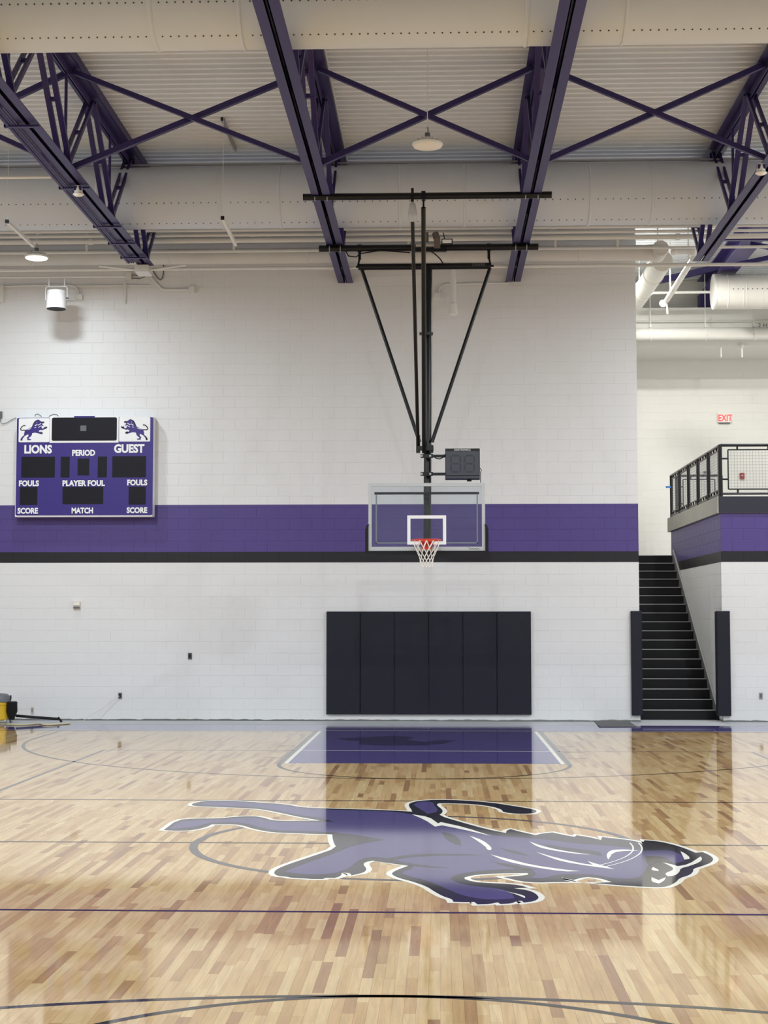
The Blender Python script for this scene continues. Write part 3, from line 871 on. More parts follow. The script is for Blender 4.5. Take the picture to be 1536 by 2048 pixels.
# ------------------------------------------------------------------ basketball backstop
YF, YR = 22.4, 25.4
BBY = BASE_Y - 1.22
t = thing('basketball_backstop', 'ceiling hung black basketball backstop with glass backboard, orange rim and white net', 'basketball hoop', (0, BBY, 2.9))
BK = t
def hpipe(yimg, Y, xa, xb, r, name):
    z = P(850, yimg, Y=Y).z
    o = MB().cyl((X_at(xa, Y), Y, z), (X_at(xb, Y), Y, z), r, 20).build(name, M_BLACK, BK, True)
    for x in (TX[1], TX[2]):
        for dx in (-0.09, 0.09):
            yb = Y
            pts = [V(x+dx, Y-r-0.008, ZB+0.03), V(x+dx, Y-r-0.008, z)] + [V(x+dx, Y-(r+0.008)*math.cos(q*math.pi/6), z-(r+0.008)*math.sin(q*math.pi/6)) for q in range(1,6)] + [V(x+dx, Y+r+0.008, z), V(x+dx, Y+r+0.008, ZB+0.03)]
            MB().tube(pts, 0.007, 6).build('u_bolt', M_STEEL, o)
        MB().box((x-0.14, Y-0.1, ZB-0.004), (x+0.14, Y+0.1, ZB-0.018)).build('clamp_plate', M_BLACK, o)
    return o, z
fp, zF = hpipe(392, YF, 603, 1108, 0.05, 'front_pipe')
rp, zR = hpipe(495.5, YR, 636, 1080, 0.055, 'rear_pipe')
pb = P(850, 533, Y=YR)
zP_ = pb.z
xa, xb = X_at(716, YR), X_at(984, YR)
pv = MB().cyl((xa, YR, zP_), (xb, YR, zP_), 0.052, 20).build('pivot_bar', M_BLACK, t, True)
MB().cyl((xa-0.04, YR, zP_), (xb+0.05, YR, zP_), 0.018, 10).build('pivot_pin', M_BLACK, pv, True)
for x in (xa + 0.02, xb - 0.03):
    MB().bar((x, YR, zR), (x, YR, zP_ + 0.12), 0.045, 0.03).bar((x, YR, zP_ + 0.14), (x + (0.03 if x > 0 else -0.03), YR, zP_), 0.03, 0.03).build('hanger', M_BLACK, t)
    MB().cyl((x-0.035, YR, zR), (x+0.035, YR, zR), 0.065, 16).build('hanger_collar', M_BLACK, t, True)
text('DRAPER', 0.045, (xb - 0.2, YR - 0.053, zP_ + 0.012), pv, M_GREY, squash=0.9, depth=0.002)
# mast
ZM1 = P(852, 905, Y=25.0).z
MB().cyl((0.03, YR, zP_), (0.005, 25.05, 3.25), 0.062, 20).build('mast', M_BLACK, t, True)
pt = P(847, 415, Y=YF); pbm = P(848, 905, Y=24.95)
MB().cyl(pt, pbm, 0.034, 16).build('front_brace', M_BLACK, t, True)
MB().cyl(V(pt.x, YF, zF), pt, 0.014, 8).box((pt.x-0.03, YF-0.06, zF-0.06), (pt.x+0.03, YF+0.06, zF+0.06)).build('brace_bracket', M_BLACK, t)
pt2 = P(825, 440, Y=YF); pb2 = P(836, 890, Y=24.95)
MB().cyl(pt2, pb2, 0.028, 14).build('safety_pole', M_BLACK, t, True)
MB().lathe(pt2 - V(0,0,0.03), (0,0,1), [(0, 0.035), (0.04, 0.06), (0.12, 0.065), (0.2, 0.055), (0.26, 0.045), (0.28, 0.03)], 14).build('wrapped_coupling', M_PLASTIC, t, True)
MB().box((pt2.x-0.02, YF-0.07, zF-0.1), (pt2.x+0.02, YF-0.04, zF+0.1)).cyl((pt2.x, YF, zF-0.1), (pt2.x, YF, pt2.z+0.2), 0.016, 8).build('strap_bracket', M_BLACK, t)
for (x1_, y1_, x2_, y2_) in ((724, 540, 839, 884), (980, 536, 864, 884)):
    a = P(x1_, y1_, Y=YR); b = P(x2_, y2_, Y=25.1)
    MB().cyl(a, b, 0.03, 14).build('side_strut', M_BLACK, t, True)
c = P(851, 898, Y=25.0)
for sx in (-0.13, 0.08):
    MB().box((c.x+sx-0.02, 24.96, c.z-0.06), (c.x+sx+0.045, 25.08, c.z+0.22 if sx < 0 else c.z+0.06)).build('strut_clamp', M_BLACK, t)
MB().box((c.x-0.13, 24.93, c.z-0.03), (c.x+0.13, 24.97, c.z+0.04)).build('mast_clamp', M_BLACK, t)
c = P(850, 668, Y=25.15)
MB().box((c.x-0.09, 25.1, c.z-0.02), (c.x+0.13, 25.17, c.z+0.02)).build('mast_clamp', M_BLACK, t)
# winch on the rear pipe
wc = P(856, 490, Y=25.2)
wn = MB().box(wc + V(-0.26, -0.05, -0.12), wc + V(0.3, 0.02, -0.06)).box(wc + V(-0.26, -0.02, 0.05), wc + V(-0.22, 0.02, 0.1)).build('winch', M_BLACK, t)
MB().cyl(wc + V(-0.2, 0, 0.0), wc + V(0.12, 0, 0.0), 0.05, 16).build('winch_drum', M_STEEL, wn, True)
MB().box(wc + V(0.1, -0.06, -0.07), wc + V(0.2, 0.05, 0.1)).build('gearbox', M_RUST, wn)
MB().cyl(wc + V(0.15, 0, 0.08), wc + V(0.12, 0.05, 0.2), 0.055, 14).cyl(wc + V(-0.05, 0.03, 0.05), wc + V(-0.05, 0.03, 0.21), 0.06, 14).build('motor', M_RUST, wn, True)
MB().box(wc + V(0.22, -0.05, 0.0), wc + V(0.4, -0.03, 0.09)).build('data_plate', M_RUBBER, wn)
MB().box(wc + V(0.235, -0.055, 0.015), wc + V(0.385, -0.05, 0.075)).build('data_label', M_WHITE, wn)
MB().tube([wc + V(0.27, 0, 0.09), wc + V(0.26, 0, 0.15), wc + V(0.25, 0, 0.2)], 0.008, 6).build('power_lead', M_RUBBER, wn)
MB().tube([wc + V(0.03,-0.02,-0.1), wc + V(0.12,-0.02,-0.16), wc + V(0.2,-0.02,-0.24), wc + V(0.25,-0.02,-0.32)], 0.01, 6).build('power_lead', M_RUBBER, wn)
a = P(690, 502, Y=YR)
MB().tube([P(690,500,Y=YR), P(697,512,Y=YR-.02), P(712,514,Y=YR-.02), P(722,507,Y=YR), P(760,501,Y=YR-.06), P(820,505,Y=YR-.06)], 0.01, 6).build('power_lead', M_RUBBER, t)
# backboard
BW, BH, BZ = 0.915, 1.0668, 2.895
bb = MB()
fr = 0.05
for (x0, x1, z0, z1) in ((-BW, BW, BZ, BZ+0.065), (-BW, BW, BZ+BH-fr, BZ+BH), (-BW, -BW+fr, BZ+0.065, BZ+BH-fr), (BW-fr, BW, BZ+0.065, BZ+BH-fr)):
    bb.box((x0, BBY, z0), (x1, BBY+0.04, z1))
bb = bb.build('backboard_frame', M_ALU, t)
MB().box((-BW+fr*0.9, BBY+0.012, BZ+0.06), (BW-fr*0.9, BBY+0.024, BZ+BH-fr*0.9)).build('glass', M_GLASS, bb)
sq = MB(); sw, sh, lw = 0.305, 0.4572, 0.05; sz = BZ + 0.1
for (x0, x1, z0, z1) in ((-sw, sw, sz, sz+lw), (-sw, sw, sz+sh-lw, sz+sh), (-sw, -sw+lw, sz+lw, sz+sh-lw), (sw-lw, sw, sz+lw, sz+sh-lw)):
    sq.box((x0, BBY+0.009, z0), (x1, BBY+0.0115, z1))
sq.build('target_square', M_WHITE, bb)
inner = MB()
ix, iz0, iz1, iy = BW-0.11, BZ+0.12, BZ+BH-0.17, BBY+0.09
for (x0, x1, z0, z1) in ((-ix, ix, iz0, iz0+.02), (-ix, -ix+.02, iz0, iz1), (ix-.02, ix, iz0, iz1)):
    inner.box((x0, iy, z0), (x1, iy+.03, z1))
inner.build('rear_frame', M_ALU, bb)
MB().box((-ix-0.02, iy, iz1), (ix+0.02, iy+0.06, iz1+.035)).box((-0.05, iy+0.04, BZ+0.2), (0.05, 25.0, BZ+0.3)).box((-0.05, iy+0.04, BZ+0.84), (0.05, 25.0, BZ+0.9)).build('rear_bracket', M_BLACK, bb)
MB().cyl((0.005, 25.05, 3.3), (0.005, 25.02, BZ+0.12), 0.06, 18).build('mast_foot', M_BLACK, bb, True)
pad = []
for q in range(7):
    a = math.pi*q/12
    pad.append((BW+0.05 - 0.1 + 0.1*math.cos(-a), BZ + 0.03 + 0.1 - 0.13 - 0.1*math.sin(a)))
prof = [(BW-0.01, BZ+0.42), (BW+0.035, BZ+0.39), (BW+0.045, BZ+0.3), (BW+0.05, BZ+0.02)]
out = [(-x, z) for x, z in reversed(prof)]
R_ = [(BW-0.01, BZ+0.42), (BW+0.03, BZ+0.40), (BW+0.05, BZ+0.33), (BW+0.05, BZ-0.01), (BW+0.035, BZ-0.045), (BW, BZ-0.06)]
Lf = [(-x, z) for x, z in reversed(R_)]
inn = [(-BW, BZ+0.38), (-BW, BZ+0.0), (BW, BZ+0.0), (BW, BZ+0.38)]
MB().poly([V(x, BBY-0.02, z) for x, z in R_ + Lf + inn], (0,-1,0), 0.075).build('edge_padding', M_RUBBER, bb)
text('Gared', 0.04, (BW - 0.19, BBY - 0.001, BZ + 0.034), bb, M_BLACK, squash=1.6, shear=0.35, depth=0.001) if False else None
# script mark on the lower right of the frame: a wavy stroke
pts = [V(BW-0.26 + 0.17*q/14, BBY - 0.002, BZ + 0.03 + 0.009*math.sin(q*1.7) + (0.012 if q < 2 else 0)) for q in range(15)]
MB().tube(pts, 0.0035, 4).build('maker_mark', M_RUBBER, bb)
# rim and net
RC = V(0, BBY - 0.38, 3.045)
rim = MB().tube([RC + V(0.2286*math.cos(q*math.pi/24), 0.2286*math.sin(q*math.pi/24), 0) for q in range(48)], 0.011, 8, True).build('rim', M_ORANGE, t, True)
MB().box((-0.075, BBY-0.02, RC.z-0.13), (0.075, BBY+0.01, RC.z+0.02)).build('rim_plate', M_ORANGE, rim)
MB().poly([V(-0.13, BBY-0.155, RC.z-0.006), V(0.13, BBY-0.155, RC.z-0.006), V(0.07, BBY, RC.z-0.006), V(-0.07, BBY, RC.z-0.006)], (0,0,1), 0.012).build('rim_brace', M_ORANGE, rim)
MB().bar((-0.06, BBY-0.01, RC.z-0.12), (-0.1, BBY-0.16, RC.z-0.01), 0.02, 0.012).bar((0.06, BBY-0.01, RC.z-0.12), (0.1, BBY-0.16, RC.z-0.01), 0.02, 0.012).build('rim_brace', M_ORANGE, rim)
net = MB()
lv = [(0.0, 0.222), (-0.12, 0.178), (-0.2, 0.138), (-0.265, 0.112), (-0.32, 0.1), (-0.37, 0.096), (-0.42, 0.1)]
def nn(k, i):
    h, r = lv[k]; a = (i + 0.5*(k % 2)) * 2*math.pi/12
    return RC + V(r*math.cos(a), r*math.sin(a), h)
for k in range(len(lv)-1):
    for i in range(12):
        net.cyl(nn(k, i), nn(k+1, i if k % 2 == 0 else i+1), 0.0055, 5)
        net.cyl(nn(k, i), nn(k+1, i-1 if k % 2 == 0 else i), 0.0055, 5)
net.build('net', M_NET, rim)
# shot clock
ck = P(925, 928, Y=24.9)
cw, chh = 0.275, 0.245
t = thing('shot_clock', 'dark grey shot clock bracketed to the mast above the backboard', 'shot clock', (ck.x, 24.95, ck.z - chh))
cs = MB().box((ck.x-cw, 24.86, ck.z-chh), (ck.x+cw, 25.06, ck.z+chh)).build('case', M_BLACK, t)
MB().box((ck.x-cw+.012, 24.852, ck.z-chh+0.06), (ck.x+cw-.012, 24.86, ck.z+chh-0.045)).build('screen', M_CLOCK, cs)
MB().box((ck.x-cw+.012, 24.852, ck.z-chh+0.012), (ck.x+cw-.012, 24.858, ck.z-chh+0.045)).build('lower_trim', M_CLOCK, cs)
text('DAKTRONICS', 0.026, (ck.x, 24.86, ck.z+chh-0.022), cs, M_WHITE, squash=1.15, bold=0.01)
M_SEG = mat('segment_dim', rgb(48, 50, 60), 0.5)
for dx in (-0.11, 0.11):
    for hz in (0.13, 0.0, -0.13): MB().box((ck.x+dx-0.055, 24.849, ck.z+hz-0.012), (ck.x+dx+0.055, 24.852, ck.z+hz+0.012)).build('digit_segment', M_SEG, cs)
    for sx in (-0.075, 0.075):
        for hz in (0.065, -0.065): MB().box((ck.x+dx+sx-0.012, 24.849, ck.z+hz-0.05), (ck.x+dx+sx+0.012, 24.852, ck.z+hz+0.05)).build('digit_segment', M_SEG, cs)
for yi in (912, 948):
    z = P(870, yi, Y=24.95).z
    MB().box((-0.1, 24.93, z-0.03), (0.1, 24.96, z+0.03)).box((0.08, 24.95, z-0.022), (ck.x-cw+0.02, 24.98, z+0.022)).build('bracket', M_BLACK, t)
    for x in (-0.08, 0.055): MB().cyl((x, 24.92, z), (x, 24.93, z), 0.018, 8).build('bolt', M_STEEL, t)
MB().tube([P(869,914,Y=24.94), P(873,917,Y=24.93), P(880,918,Y=24.93), P(887,914,Y=24.94), P(891,908,Y=24.95)], 0.009, 6).build('cable', M_RUBBER, t)
MB().tube([P(960,936,Y=24.96), P(963,940,Y=24.96), P(961,945,Y=24.96), P(961,965,Y=24.96)], 0.006, 6).build('cable', M_RUBBER, t)
MB().box(P(934, 959, Y=24.9), P(943, 963, Y=24.98)).build('antenna', M_RUBBER, t)

# ------------------------------------------------------------------ scoreboard
sA, sB = P(33, 834, Y=28.05), P(304.5, 1033, Y=28.05)
SY = 28.05
x0, x1, z1, z0 = sA.x, sB.x, sA.z, sB.z
t = thing('scoreboard', 'purple and white basketball scoreboard with lion emblems mounted on the end wall', 'scoreboard', ((x0+x1)/2, SY+0.1, z0))
SW, SH = x1-x0, z1-z0
def sp(cx, cy):          # from the board crop (1536 x 1129 over 340 x 250 px) to the board plane
    px, py = cx/4.518, 810 + cy/4.518
    return x0 + (px-32.5)/(304.5-32.5)*SW, z1 - (py-833.0)/(1033.0-833.0)*SH
MB().box((x0, SY, z0), (x1, WY-0.005, z1)).build('case', M_WHITE, t)
def srect(a, b, name, m, d, parent=None, rad=0.0):
    (xa, za), (xb_, zb) = sp(*a), sp(*b)
    if not rad: return MB().box((xa, SY-d, zb), (xb_, SY, za)).build(name, m, parent or t)
    pts = []
    for cx, cz, a0 in ((xb_-rad, za-rad, 0), (xa+rad, za-rad, 90), (xa+rad, zb+rad, 180), (xb_-rad, zb+rad, 270)):
        for q in range(5):
            an = math.radians(a0 + 22.5*q); pts.append(V(cx+rad*math.cos(an), SY-d, cz+rad*math.sin(an)))
    return MB().poly(pts, (0,-1,0), d).build(name, m, parent or t)
fp_ = srect((152, 112), (1378, 996), 'face_panel', M_SCORE, 0.006, None, 0.03)
srect((448, 100), (1068, 340), 'sign_frame', M_WHITE, 0.012)
srect((468, 112), (1052, 322), 'message_screen', M_SCREEN, 0.016, None, 0.03)
srect((668, 99), (852, 114), 'maker_strip', M_SCORE, 0.02)
srect((725, 185), (778, 235), 'sensor_window', M_GREY, 0.018)
for a, b in (((170, 116), (446, 334)), ((1072, 112), (1350, 332))):
    srect(a, b, 'emblem_panel', M_WHITE, 0.01, None, 0.02)
for a, b in (((198, 466), (500, 655)), ((1014, 464), (1316, 655)), ((552, 466), (632, 655)), ((884, 466), (966, 655)), ((704, 484), (808, 636)), ((190, 740), (346, 900)), ((572, 740), (936, 895)), ((1164, 740), (1316, 900))):
    srect(a, b, 'digit_screen', M_SCREEN, 0.009)
def stext(s, cx, cy, ht, wpx, bold=0.045):
    x, z = sp(cx, cy)
    o = text(s, ht/4.518*SH/200.0, (x, SY-0.012, z), t, M_WHITE, bold=bold, depth=0.003)
    w_ = max(v.co.x for v in o.data.vertices) - min(v.co.x for v in o.data.vertices)
    k = (wpx/4.518*SW/272.0) / w_
    cxm = (max(v.co.x for v in o.data.vertices) + min(v.co.x for v in o.data.vertices)) / 2
    for v in o.data.vertices: v.co.x = cxm + (v.co.x - cxm)*k
for s, cx, cy, ht, wpx in (('LIONS', 348, 398, 80, 248), ('GUEST', 1165, 395, 80, 272), ('PERIOD', 757, 432, 56, 206), ('FOULS', 270, 706, 54, 180), ('PLAYER FOUL', 761, 706, 54, 380), ('FOULS', 1240, 702, 54, 180), ('SCORE', 263, 954, 54, 184), ('MATCH', 752, 953, 54, 192), ('SCORE', 1240, 951, 54, 184)):
    stext(s, cx, cy, ht, wpx)
SL = [(385,690),(365,760),(350,870),(280,920),(230,1000),(215,1050),(260,1075),(290,1050),(305,990),(370,900),(450,850),(515,825),(530,870),(510,920),(460,950),(485,1000),(485,1050),(620,1050),(625,1015),(545,1000),(530,965),(600,920),(650,860),(665,785),(720,765),(820,765),(900,790),(1010,825),(1060,810),(1075,775),(1030,735),(985,735),(960,750),(915,715),(920,690),(980,655),(1040,670),(1120,635),(1215,600),(1240,560),(1220,520),(1195,560),(1160,535),(1130,545),(1110,590),(1060,610),(1025,580),(1015,530),(1035,490),(1090,515),(1095,495),(1050,455),(1040,410),(1110,395),(1130,360),(1090,335),(1040,345),(990,320),(930,280),(880,255),(830,280),(760,315),(725,370),(690,440),(665,500),(640,550),(560,590),(430,650)]
TAIL = [(405,470),(330,470),(255,520),(205,595),(205,655),(265,690),(400,685),(420,650),(280,655),(238,635),(240,605),(285,545),(335,505),(405,505)]
HI = [[(450,655),(560,610),(640,585),(600,620),(520,650)], [(745,495),(850,430),(870,440),(800,500)], [(870,470),(1000,400),(1010,415),(900,490)], [(890,560),(1000,490),(1010,470),(1010,510),(920,570)], [(720,575),(830,545),(800,575)], [(810,360),(850,370),(840,390)], [(950,300),(1010,320),(980,325)]]
def splane(pts, mirror, d):
    out = []
    for cx, cy in pts:
        px, py = 30 + cx/19.2, 825 + cy/19.2
        if mirror: px = 304.5 - (px - 36.0) - 5.0
        out.append(V(x0 + (px-32.5)/272.0*SW, SY-d, z1 - (py-833.0)/200.0*SH))
    return out
for mir in (False, True):
    MB().poly(splane(SL, mir, 0.014), (0,-1,0), 0.004).build('lion_emblem', M_SCORE, t)
    MB().poly(splane(TAIL, mir, 0.014), (0,-1,0), 0.004).build('lion_tail', M_LBLACK, t)
    for h in HI: MB().poly(splane(h, mir, 0.016), (0,-1,0), 0.002).build('lion_streak', M_WHITE, t)
    for dk in ([(690,440),(725,370),(760,315),(830,280),(800,340),(750,400),(720,470),(665,520)], [(230,1000),(280,920),(300,930),(270,1000),(290,1050),(260,1075),(215,1050)], [(1040,410),(1000,360),(1040,345),(1090,335),(1130,360),(1110,395)], [(1120,635),(1130,545),(1160,535),(1195,560),(1220,520),(1240,560),(1215,600)], [(960,750),(985,735),(1030,735),(1075,775),(1060,810),(1010,825)]):
        MB().poly(splane(dk, mir, 0.0152), (0,-1,0), 0.001).build('lion_shadow', M_LBLACK, t)
mb = MB().tube([P(70, 833, Y=28.2), P(71, 829, Y=28.2), P(76, 828, Y=28.2), P(83, 833, Y=28.2)], 0.008, 6)
mb.build('lifting_loop', M_GREY, t)
MB().tube([P(98, 833, Y=28.2), P(106, 829, Y=28.2), P(113, 829, Y=28.2), P(117, 833, Y=28.2)], 0.008, 6).build('lifting_loop', M_GREY, t)
# wall box at the left edge with its cord
b = thing('junction_box', 'dark wall box with cord left of the scoreboard, at the photo edge', 'outlet', P(-2, 838, Y=WY-0.02))
MB().box(P(-8, 836, Y=WY-0.04), P(5, 823.5, Y=WY)).build('cover', M_GREY, b)
MB().tube([P(0, 836, Y=WY-.02), P(1, 843, Y=WY-.03), P(5, 848, Y=WY-.03), P(14, 845.5, Y=WY-.03), P(25, 838.5, Y=WY-.03), P(32, 835.5, Y=WY-.03), P(36, 840, Y=WY-.02)], 0.006, 6).build('cord', M_GREY, b)

# ------------------------------------------------------------------ hanging loudspeaker
sc = P(113, 600, Y=27.47)
t = thing('loudspeaker', 'white cylindrical loudspeaker hanging in a yoke below the ceiling, left', 'speaker', sc - V(0,0,0.2))
r = 0.178
MB().lathe(sc - V(0,0,0.16), (0,0,1), [(0, r), (0.02, r+0.004), (0.25, r-0.004), (0.252, r-0.012), (0.262, r-0.012), (0.264, r-0.008), (0.32, r-0.012), (0.33, r-0.03)], 36).build('drum', M_WHITE, t, True)
MB().cyl(sc - V(0,0,0.168), sc - V(0,0,0.158), r*0.94, 30).build('grille', M_RUBBER, t, True)
zt = sc.z + 0.245
MB().box((sc.x-0.2, 27.455, zt-0.012), (sc.x+0.2, 27.485, zt)).box((sc.x-0.2, 27.455, sc.z), (sc.x-0.188, 27.485, zt)).box((sc.x+0.188, 27.455, sc.z), (sc.x+0.2, 27.485, zt)).build('yoke', M_PIPE, t)
MB().cyl((sc.x+0.165, 27.47, sc.z+0.03), (sc.x+0.21, 27.47, sc.z+0.03), 0.018, 10).build('knob', M_RUBBER, t)
zr = P(113, 554, Y=27.47).z
for dx in (-0.14, 0.14): MB().cyl((sc.x+dx, 27.47, zt), (sc.x+dx, 27.47, zr), 0.012, 8).build('drop_rod', M_PIPE, t)
MB().cyl((XL, 27.47, zr), (P(252, 553, Y=27.47).x, 27.47, zr), 0.018, 10).build('support_rail', M_PIPE, t, True)

# ------------------------------------------------------------------ conduits and boxes on the wall
def wall_run(name, label, cat, pts, r, boxes=(), Y=WY-0.03, m=None, bm_=None):
    q = [P(x, y, Y=Y) for x, y in pts]
    t = thing(name, label, cat, q[0], 'conduit runs on the end wall')
    MB().tube(q, r, 8).build('tube', m or M_PIPE, t, True)
    for (xa, ya, xb_, yb) in boxes:
        a, b_ = P(xa, ya, Y=WY-0.09), P(xb_, yb, Y=WY)
        MB().box((a.x, WY-0.09, a.z), (b_.x, WY-0.002, b_.z)).build('box', bm_ or M_PIPE, t)
    return t
wall_run('wall_conduit', 'white wall conduit passing behind the loudspeaker to a small box', 'conduit', [(8, 573), (60, 571), (130, 570), (145, 571), (153, 576), (157, 584), (159, 590)], 0.018, [(152, 588, 166, 600)])
wall_run('wall_conduit', 'white wall conduit from the left post to the middle junction', 'conduit', [(130, 572), (250, 571), (300, 571)], 0.014, [(0, 571, 9, 606), (247, 566, 254, 578)])
wall_run('wall_conduit', 'short vertical white drop conduit left of the truss end', 'conduit', [(251, 578), (250, 608)], 0.016)
wall_run('wall_conduit', 'white bent conduit from the truss end box to a wall box', 'conduit', [(297, 548), (310, 564), (319, 573), (324, 578), (332, 579.5), (378, 579.5)], 0.02, [(377, 572, 390, 587)])
wall_run('wall_conduit', 'grey drooping cable right of the truss end box', 'cable', [(305, 540), (315, 556), (321, 560), (325, 556), (327, 545), (327, 505)], 0.01, m=M_GREY)
wall_run('wall_conduit', 'white conduit with small box right of the basketball mast', 'conduit', [(878, 588), (879, 578), (884, 571), (892, 568.5), (960, 567), (1016, 566), (1017, 540)], 0.016, [(868, 585, 881, 597)])
b = P(285, 541, Z=ZB-0.1)
t = thing('junction_box', 'pale junction box at the end of the leftmost truss', 'junction box', b)
MB().box(b + V(-0.12, -0.1, -0.04), b + V(0.12, 0.3, 0.08)).build('cover', M_PIPE, t)
MB().cyl(b + V(0.12, 0.1, 0.03), P(372, 530, Y=b.y+0.1), 0.02, 8).build('tube', M_PIPE, t)
MB().cyl(b + V(-0.12, 0.1, 0.03), P(198, 532, Y=b.y+0.1), 0.02, 8).build('tube', M_PIPE, t)
b = P(257, 552, Y=WY-0.1)
t = thing('junction_box', 'small white box with two short cables under the truss end', 'junction box', b)
MB().box(b + V(-0.05, 0, -0.06), b + V(0.05, 0.095, 0.07)).build('cover', M_PIPE, t)
for dz in (-0.03, 0.03): MB().tube([b + V(0.05, 0.05, dz), b + V(0.2, 0.05, dz-0.01), b + V(0.3, 0.05, dz+0.03), b + V(0.32, 0.05, dz+0.08)], 0.008, 6).build('cable', M_GREY, t)
pa = P(906, 538, Y=27.9); pb_ = P(906, 608, Y=27.9)
t = thing('drain_pipe', 'white vertical pipe with wider end hanging right of the mast', 'pipe', V(pa.x, 27.9, pb_.z - 0.2))
zz = P(906, 608, Y=27.9).z
MB().cyl((pa.x, 27.9, zz), (pa.x, 27.9, zd-0.16), 0.06, 18).build('tube', M_PIPE, t, True)
MB().lathe((pa.x, 27.9, zz), (0,0,-1), [(-0.02, 0.065), (0, 0.075), (0.02, 0.075), (0.05, 0.07), (0.18, 0.09), (0.2, 0.07), (0.22, 0.03)], 20).build('nozzle', M_PIPE, t, True)

# ------------------------------------------------------------------ wall pads
px0, px1 = P(652.5, 1300, Y=28.24).x, P(1062.5, 1300, Y=28.24).x
pz1, pz0 = P(857, 1223, Y=28.24).z, P(857, 1429, Y=28.24).z
ordn = ['leftmost', 'second from left', 'third from left', 'third from right', 'second from right', 'rightmost']
def cushion(x0, x1, z0, z1, y0, y1, name, m, parent=None):
    c = 0.012
    vs = [(x0, y1, z0), (x1, y1, z0), (x1, y1, z1), (x0, y1, z1), (x0, y0+c, z0), (x1, y0+c, z0), (x1, y0+c, z1), (x0, y0+c, z1), (x0+c, y0, z0+c), (x1-c, y0, z0+c), (x1-c, y0, z1-c), (x0+c, y0, z1-c)]
    fs = [(8,9,10,11)] + [(4+i, 4+(i+1)%4, 8+(i+1)%4, 8+i) for i in range(4)] + [(i, (i+1)%4, 4+(i+1)%4, 4+i) for i in range(4)]
    return MB().add(vs, fs).build(name, m, parent)
for i in range(6):
    wd = (px1-px0)/6
    a = px0 + i*wd
    t = thing('wall_pad', f'black vinyl wall pad under the hoop, {ordn[i]} of six', 'wall pad', (a + wd/2, 28.27, pz0), 'six wall pads under the hoop')
    cushion(a+0.002, a+wd-0.002, pz0, pz1, 28.235, 28.285, 'cushion', M_PAD, t)
    MB().box((a+0.01, 28.285, pz0), (a+wd-0.01, 28.298, pz1)).build('backing_board', M_RUBBER, t)
for (xa, xb_, lab, yb) in ((1262, 1286, 'black corner pad on the wall end left of the stairs', 1431), (1433, 1463, 'black corner pad on the wall edge right of the stairs', 1432)):
    a, b = P(xa, 1222, Y=28.22), P(xb_, yb, Y=28.22)
    t = thing('corner_pad', lab, 'wall pad', ((a.x+b.x)/2, 28.3, b.z), 'corner pads beside the stairs')
    cushion(a.x, b.x, b.z, a.z, 28.22, 28.295, 'cushion', M_PAD, t)
    if xa < 1300: MB().box((XO+0.006, 28.297, b.z), (b.x, 28.5, a.z-0.01)).build('return_cushion', M_PAD, t)
    else: MB().box((a.x, 28.297, b.z), (XC-0.006, 28.42, a.z-0.01)).build('return_cushion', M_PAD, t)

# ------------------------------------------------------------------ stairs
RIS, TRD, SY0, NST = 0.1778, 0.298, 28.85, 18
t = thing('staircase', 'black enclosed staircase climbing between white walls at right', 'stairs', ((XO+XC)/2, SY0, 0))
for k in range(NST):
    y0 = SY0 + k*TRD
    st = MB().box((XO+0.005, y0, k*RIS), (XC-0.045, y0+TRD+0.001 if k < NST-1 else y0+TRD, (k+1)*RIS)).build('step', M_STAIR, t)
    MB().box((XO+0.03, y0-0.012, (k+1)*RIS-0.009), (XC-0.05, y0+0.03, (k+1)*RIS+0.003)).build('nosing', M_NOSE, st)
MB().poly([V(XC-0.04, SY0-0.12, 0.0), V(XC-0.04, SY0-0.12, 0.2), V(XC-0.04, SY0+(NST-1)*TRD, NST*RIS+0.12), V(XC-0.04, SY0+(NST-1)*TRD, NST*RIS-0.2), V(XC-0.04, SY0+0.25, 0.0)], (-1,0,0), 0.035).build('stringer', M_STRING, t)
MB().poly([V(XC-0.042, SY0-0.16, 0.0), V(XC-0.042, SY0-0.16, 0.13), V(XC-0.042, SY0, 0.16), V(XC-0.042, SY0+0.1, 0.0)], (-1,0,0), 0.03).build('stringer_foot', M_STAIR, t)
ZLAND = NST*RIS
struct(MB().box((XO, SY0+NST*TRD, ZLAND-0.25), (XC, YB, ZLAND)).build('floor_landing', M_STAIR), 'black stair landing')
struct(MB().box((XC, YS, ZLAND-0.25), (XR, YB, ZLAND)).build('floor_upper_hall', M_CONCF), 'upper hall floor behind the gallery')
# gallery slab with dark front edge
slab = struct(MB().box((XC-0.06, WY-0.03, Z_SLAB0), (XR, YS, Z_SLAB1)).build('floor_gallery', M_CONC), 'concrete gallery slab over the striped wall')
MB().box((XC-0.03, WY-0.045, Z_SLAB0+0.005), (XR, WY-0.03, Z_SLAB1-0.002)).build('front_edge', M_DARK, slab)

